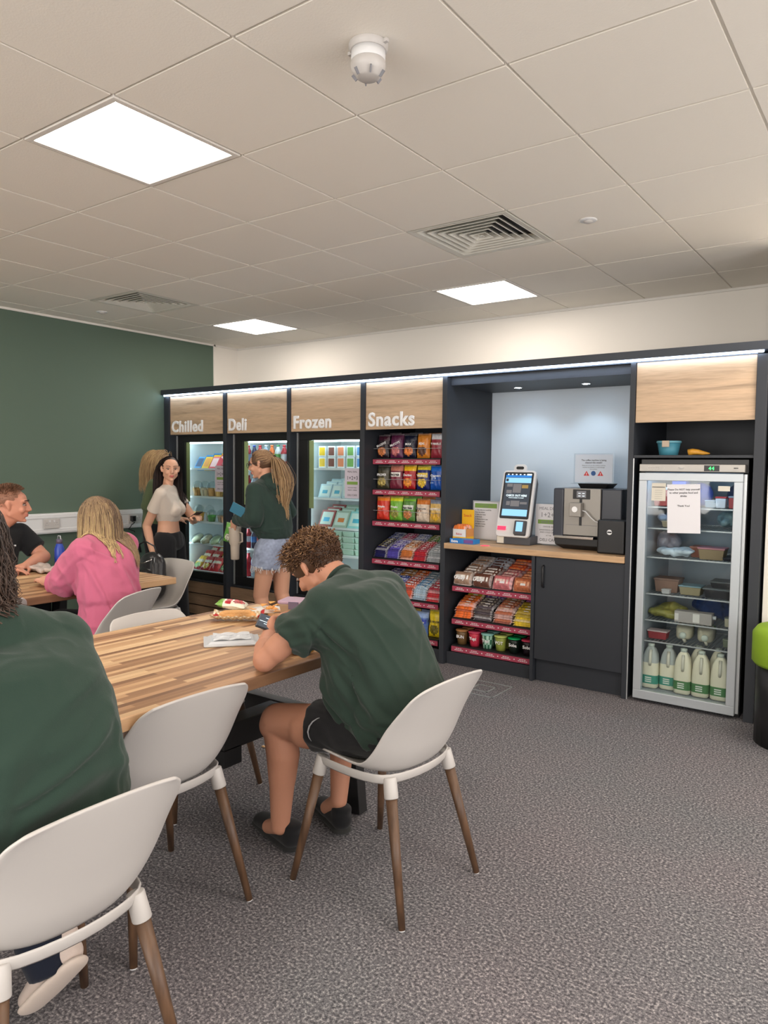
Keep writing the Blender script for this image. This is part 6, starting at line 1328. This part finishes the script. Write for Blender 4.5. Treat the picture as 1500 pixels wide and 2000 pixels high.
for k in range(12): packet(['yellow and red', 'red and green', 'red and cream'][k % 3]+' sweet packet in the heap at the bottom of the Chilled fridge', (-5.88+.13*(k % 4), CY-.02+.09*(k//4), .425+.05*(k//4)), .13, .17, .035, design(base=[S_(230, 190, 70), S_(190, 60, 60), S_(214, 80, 80)][k % 3], label=S_(226, 220, 200), blob=[S_(120, 160, 80), S_(230, 200, 90), S_(170, 30, 40)][k % 3], bot=S_(176, 30, 40)), group='sweet packets at the bottom of the Chilled fridge', tilt=-.75, rz=rnd.uniform(-.2, .2), name='sweet_packet', cat='sweet packet')
# deli fridge: drinks
def bottle(label, x, y, z, r, h, body, labelc, cap, group=None):
    t = thing('drink_bottle', label, 'drink bottle', (x, y, z), group=group)
    MB().lathe((0, 0, 0), [(r*.85, 0), (r, .008), (r, h*.30), (r*.97, h*.32), (r*.97, h*.58), (r, h*.62), (r*.9, h*.72), (r*.42, h*.88), (r*.38, h*.93)], 18, colf=lambda a, b: labelc if .3 < a < .52 else body).build('bottle', 'pot_print', t, smooth=True)
    MB(cap).lathe((0, 0, h*.93), [(r*.44, 0), (r*.44, h*.06), (r*.2, h*.065)], 14).build('cap', 'pot_print', t, smooth=True)
dc = [(S_(190, 60, 70), S_(220, 220, 225), S_(200, 40, 50)), (S_(60, 60, 90), S_(60, 120, 200), S_(30, 60, 150)), (S_(200, 50, 60), S_(190, 30, 40), S_(190, 30, 40)), (S_(170, 190, 210), S_(50, 110, 190), S_(230, 230, 230)), (S_(230, 120, 60), S_(240, 210, 90), S_(230, 120, 60)), (S_(220, 226, 230), S_(100, 170, 90), S_(60, 140, 70))]
DZ = [(1.447, .22), (1.167, .22), (.917, .20), (.697, .18), (.425, .22)]
DN = ['top', 'second', 'third', 'fourth', 'bottom']
for r_i, (z, h) in enumerate(DZ):
    for k in range(8):
        c = dc[(k+r_i*2) % 6]; bottle('%s drink bottle, %s from the left on the %s Deli fridge shelf' % (['red', 'blue', 'crimson', 'pale blue', 'orange', 'green labelled'][(k+r_i*2) % 6], ['first', 'second', 'third', 'fourth', 'fifth', 'sixth', 'seventh', 'eighth'][k], DN[r_i]), -5.125+.077*k, CY-.01, z, .033, h, *c)
# freezer
for rr_ in range(2):
    for k in range(5): flatbox('small white tub with %s picture, %s row on the top Frozen shelf, place %s' % (['yellow', 'brown', 'orange', 'green', 'blue'][k], ['lower', 'upper'][rr_], ['one', 'two', 'three', 'four', 'five'][k]), -4.22+.105*k, CY, 1.464+.096*rr_, .080, .092, .08, S_(226, 230, 232), [S_(240, 196, 30), S_(130, 80, 70), S_(230, 140, 100), S_(120, 170, 90), S_(90, 140, 190)][k], tilt=0, name='ice_cream_tub', cat='ice cream tub')
for k in range(4):
    for q in range(3): flatbox('white ready meal box with a blue label, %s on the second Frozen shelf%s' % (['left', 'second', 'third', 'right'][k], '' if q == 0 else ', behind'), -4.20+.135*k, CY+.0+.07*q, 1.205+.022*q, .125, .125 if k < 2 else .17, .03, S_(190, 214, 220), S_(220, 236, 230), 'ready meal boxes on the second Frozen shelf' if q else None, .38 if k < 2 else .05, name='ready_meal_box', cat='ready meal', blot=S_(90, 180, 210) if k < 2 else S_(190, 110, 70))
for k in range(3):
    for q in range(3): flatbox('ready meal box with %s border, %s on the third Frozen shelf%s' % (['a red', 'a grey green', 'an aqua'][k], ['left', 'middle', 'right'][k], '' if q == 0 else ', behind'), -4.19+.165*k, CY+.07*q, .953+.022*q, .155, .155, .03, [S_(160, 80, 76), S_(170, 190, 170), S_(150, 210, 205)][k], S_(214, 232, 220), 'ready meal boxes on the third Frozen shelf' if q else None, .45, name='ready_meal_box', cat='ready meal', blot=[S_(80, 180, 220), S_(226, 130, 50), S_(90, 180, 200)][k])
for k in range(4):
    for q in range(4): tub('white lidded meal tray, %s stack on the fourth Frozen shelf, %s from the bottom' % (['left', 'second', 'third', 'right'][k], ['first', 'second', 'third', 'fourth'][q]), -4.20+.135*k, CY+.06, .718+.052*q, .125, .11, .050, S_(190, 220, 200), S_(220, 236, 226), 'meal_tray', 'meal tray')
for k in range(4): tub('food carton at the bottom of the Frozen unit, place %s from the left' % ['one', 'two', 'three', 'four'][k], -4.20+.14*k, CY+.06, .425, .12, .12, .14, S_(196, 180, 120), S_(214, 206, 170), 'food_carton', 'food carton')
# ================================================================== THINGS ON THE TABLES AND IN HANDS
TT = .7505
# phone held by the young man
t = thing('mobile_phone', 'black mobile phone with a lit screen held by the young man in green', 'phone', (-2.055, 2.055, .862), rot=(math.radians(0), 0, 0))
fR = basis((-.60, .78, .12), (.42, .05, .95)); t.rotation_euler = fR.to_euler()
BX(-.075, .075, -.036, .036, -.004, .004).build('phone_body', 'black_plastic', t, bevel=.004); sc_ = BX(-.070, .070, -.032, .032, .004, .0046).build('screen', 'screen_dark', t)
g_ = MB()
for k in range(5): g_.box(-.055+.022*k, -.050+.022*k, -.024, -.024+.012+.02*(k % 3), .0046, .005)
g_.build('screen_text', 'screen_white', sc_)
# clear container lid
t = thing('container_lid', 'crumpled white clear plastic tray lid lying on the front table', 'plastic lid', (-2.27, 2.07, TT), math.radians(50))
m = MB(); m.rings([[(-.11, -.085, 0), (.11, -.085, 0), (.11, .085, 0), (-.11, .085, 0)], [(-.115, -.09, .007), (.115, -.09, .007), (.115, .09, .007), (-.115, .09, .007)], [(-.098, -.074, .010), (.098, -.074, .010), (.098, .074, .010), (-.098, .074, .010)], [(-.085, -.062, .018), (.085, -.062, .018), (.085, .062, .018), (-.085, .062, .018)]])
mat('frosted', (.70, .73, .76), .25, alpha=.75); m.build('lid_rim', 'frosted', t, recalc=True, bevel=.003)
m = MB(); m.grid(lambda u, v: ((u-.5)*.15, (v-.5)*.11, .019+.006*abs(math.sin(u*7+v*5))+.004*math.sin(v*14)), 14, 10); m.build('crumpled_film', 'frosted', t, solid=.0008)
# hot dog / panini in patterned paper tray
def rollf(name, label, cat, loc, rz, L, r, c1, c2, wrap=None):
    t = thing(name, label, cat, loc, rz)
    cf = lambda P: np.array(c1)*(1+.5*nz(P, 60, 2))[:, None]
    sculpt('bread', [[E_((-L/2, 0, r), (r, r*.95, r*.8)), E_((L/2, 0, r), (r, r*.95, r*.8))], [E_((-L*.4, -.008, r*1.6), (r*.8, r*.6, r*.5)), E_((L*.4, -.008, r*1.7), (r*.8, r*.6, r*.5))]], .005, 'food', t, 2, lambda P, N: .002*nz(P, 80, 1), cf); return t
t = rollf('sandwich_roll', 'toasted filled roll in red and cream paper on the front table', 'sandwich', (-2.56, 2.37, TT+.006), math.radians(38), .13, .022, sr(214, 160, 100), 0)
m = MB()
def wf(u, v):
    c = sr(226, 214, 190) if (int(u*26)+int(v*9)) % 2 else sr(196, 170, 130)
    if (u-.08)**2*6+(v-.5)**2 < .10 or (u > .93): c = sr(176, 30, 34)
    return c
m.grid(lambda u, v: ((u-.5)*.24, (v-.5)*.12, .002+.024*abs(2*v-1)**2.2+.010*abs(2*u-1)**4+.003*math.sin(u*40)), 26, 12, wf); m.build('wrapping_paper', 'card_print', t, solid=.001, smooth=True)
# crisp packet lying behind
o = packet('green and red snack packet lying flat on the front table', (-2.80, 2.58, TT+.028), .11, .15, .04, design(base=sr(226, 220, 200), top=sr(120, 170, 70), blob=sr(190, 60, 60), label=sr(180, 40, 50)), tilt=math.pi/2-.02, rz=math.radians(125)); o.rotation_euler = (-math.pi/2+.12, 0, math.radians(125)); o.location = (-2.72, 2.58, TT+.018)
# plate with nachos
t = thing('snack_tray', 'white paper plate of orange crisps on the front table', 'plate', (-2.60, 2.62, TT))
MB((.8, .78, .74)).lathe((0, 0, 0), [(.065, 0), (.09, .010), (.092, .012), (.066, .004), (.01, .003)], 28).build('plate', 'card_print', t, smooth=True)
rg = random.Random(2)
for k in range(16):
    x, y = rg.gauss(0, .03), rg.gauss(0, .03); c = MB(mottle(sr(240, 170, 90), .2)); z = .006+rg.random()*.020; a = rg.random()*6.28; P = [(x+math.cos(a+q*2.094)*.022, y+math.sin(a+q*2.094)*.022, z+rg.uniform(-.004, .010)) for q in range(3)]; P2 = [(p[0], p[1], p[2]+.002) for p in P]; c.rings([P, P2]); o = c.build('crisp', 'food', recalc=True); o.location = (-2.60, 2.62, TT); tag(o, 'orange tortilla crisp in the heap on the white paper plate', 'crisp', 'orange crisps on the white plate')
# lunch box with pink lid on a brown box
t = thing('cardboard_tray', 'open flat brown cardboard lid under the pink-lidded lunch box', 'cardboard', (-2.42, 2.62, TT), math.radians(20)); MB(sr(196, 150, 104)).box(-.11, .11, -.08, .08, 0, .008).box(-.11, .11, -.08, -.076, .008, .022).build('tray', 'card_print', t)
t = thing('lunch_box', 'clear lunch box with a pink lilac lid beside the young man\'s head', 'lunch box', (-2.42, 2.64, TT+.009), math.radians(20)); t.scale = (.85, .85, .9)
m = MB(sr(170, 140, 110)); m.rings([[(-.085, -.06, 0), (.085, -.06, 0), (.085, .06, 0), (-.085, .06, 0)], [(-.095, -.07, .062), (.095, -.07, .062), (.095, .07, .062), (-.095, .07, .062)]]); m.build('box_body', 'card_print', t, bevel=.008, recalc=True)
BX(-.10, .10, -.075, .075, .060, .078, sr(176, 146, 164)).build('lid', 'card_print', t, bevel=.006)
for s_ in (-1, 1): BX(-.03, .03, s_*.078-.004, s_*.078+.004, .035, .076, sr(96, 80, 100)).build('clip', 'card_print', t, bevel=.002)
# crumpled yellow crisp wrapper near elbow
o = bagg('crisp_packet', 'crumpled yellow snack packet on the table edge under the young man', 'crisp packet', (-1.93, 2.10, TT), (.13, .10, .045), sr(226, 176, 60), 11, vox=.005, amp=.004)
# foil parcel on far table
o = bagg('foil_wrap', 'crumpled silver and brown foil wrap in front of the man in black', 'foil', (-4.70, 2.62, TT), (.30, .16, .065), sr(190, 176, 168), 12, vox=.006, amp=.012)
# blue bottle
t = thing('water_bottle', 'blue water bottle with a dark cap on the far table', 'bottle', (-4.93, 2.87, 0.750)); MB(sr(40, 70, 170)).lathe((0, 0, 0), [(.030, 0), (.034, .006), (.034, .12), (.022, .155), (.020, .16)], 20).build('bottle_body', 'pot_print', t, smooth=True)
MB(sr(90, 80, 100)).lathe((0, 0, .160), [(.021, 0), (.021, .03), (.010, .034)], 16).build('cap', 'pot_print', t, smooth=True); MB(sr(190, 195, 200)).tube([(-.02, 0, .19), (-.012, 0, .215), (.012, 0, .215), (.02, 0, .19)], .004, 8).build('carry_loop', 'pot_print', t, smooth=True)
# black bag on the chair at the table end
t = thing('backpack', 'shiny black backpack standing on the chair at the far table', 'bag', (-4.53, 3.36, .47))
sculpt('bag_body', [[E_((0, -.02, .13), (.15, .08, .13)), E_((0, .0, .27), (.13, .07, .10))], [E_((0, -.09, .15), (.10, .04, .09)), E_((0, -.08, .2), (.10, .04, .05))]], .008, 'leather_black', t, 4, lambda P, N: .004*nz(P, 30, 1))
MB().tube([(-.10, -.03, .36), (-.09, -.05, .42), (0, -.06, .45), (.09, -.05, .42), (.10, -.03, .36)], .009, 8, flat=.5).build('handle', 'leather_black', t, smooth=True)
MB().tube([(.12, -.08, .34), (.17, -.12, .26), (.16, -.12, .10), (.12, -.08, .03)], .011, 8, flat=.4).build('shoulder_strap', 'leather_black', t, smooth=True)
MB().tube([(-.12, -.09, .33), (-.05, -.118, .30), (.05, -.118, .30), (.12, -.09, .33)], .003, 6).build('zip', 'chrome', t, smooth=True)
# phone of the woman in cream
t = thing('mobile_phone', 'thin dark phone in the hand of the woman in the cream top', 'phone', (-5.04, 4.185, 1.045)); t.rotation_euler = basis((.8, -.1, .35), (-.3, 0, 1)).to_euler(); BX(-.07, .07, -.034, .034, -.004, .004).build('phone_body', 'black_plastic', t, bevel=.003); BX(-.065, .065, -.030, .030, .004, .0045).build('screen', 'screen_grey', t)
# tumbler, pouch and blue wallet of the hooded woman
HX, HY = -4.395, 4.045
t = thing('travel_tumbler', 'tall beige travel tumbler with straw lid held by the woman in the hoodie', 'tumbler', (HX, HY, .725)); TB = sr(190, 176, 160)
MB(TB).lathe((0, 0, 0), [(.030, 0), (.034, .006), (.036, .10), (.037, .115), (.047, .135), (.049, .245), (.049, .248)], 24, colf=lambda a, b: TB).build('tumbler_body', 'pot_print', t, smooth=True)
MB(sr(210, 200, 186)).lathe((0, 0, .248), [(.050, 0), (.050, .014), (.01, .018)], 24).build('lid', 'pot_print', t, smooth=True); MB(TB).tube([(.048, 0, .225), (.082, 0, .215), (.085, 0, .15), (.044, 0, .135)], .007, 8).build('handle', 'pot_print', t, smooth=True)
MB(sr(60, 50, 90)).cyl((0.01, 0, .26), (.014, 0, .325), .010).build('straw_cap', 'pot_print', t, smooth=True)
o = packet('green snack pouch dangling from the hand of the woman in the hoodie', (0, 0, 0), .085, .16, .035, design(base=sr(96, 160, 66), blob=sr(200, 196, 180), top=sr(110, 180, 70)), tilt=0); o.location = (-4.485, 4.05, .86); o.rotation_euler = (.1, .25, .5)
t = thing('notebook', 'small teal folder tucked under the arm of the woman in the hoodie', 'folder', (-4.215, 3.915, 1.135)); t.rotation_euler = (0, math.radians(25), math.radians(20)); BX(-.065, .055, -.005, .005, -.040, .040, sr(30, 104, 130)).build('cover', 'card_print', t, bevel=.002)
# crumb on the carpet
o = MB(sr(214, 170, 120)).sph((-2.72, 2.70, .006), (.014, .009, .005), 8, 6).build('crumb', 'food', smooth=True); tag(o, 'small pale crumb on the carpet under the front table', 'crumb')
# ================================================================== TIDY THE HIERARCHY: thing > part > sub-part
bpy.context.view_layer.update()
def reparent(o, p):
    mw = o.matrix_world.copy(); o.parent = p; o.matrix_parent_inverse = Matrix(); o.matrix_basis = p.matrix_world.inverted() @ mw
for o in [q for q in bpy.data.objects if q.type == 'EMPTY' and q.parent is not None]:
    for c in list(o.children): reparent(c, o.parent)
    bpy.data.objects.remove(o)
bpy.context.view_layer.update()
def chain(o):
    c = [o]
    while c[-1].parent is not None: c.append(c[-1].parent)
    return c[::-1]
for o in list(bpy.data.objects):
    c = chain(o)
    if len(c) > 3: reparent(o, c[1])
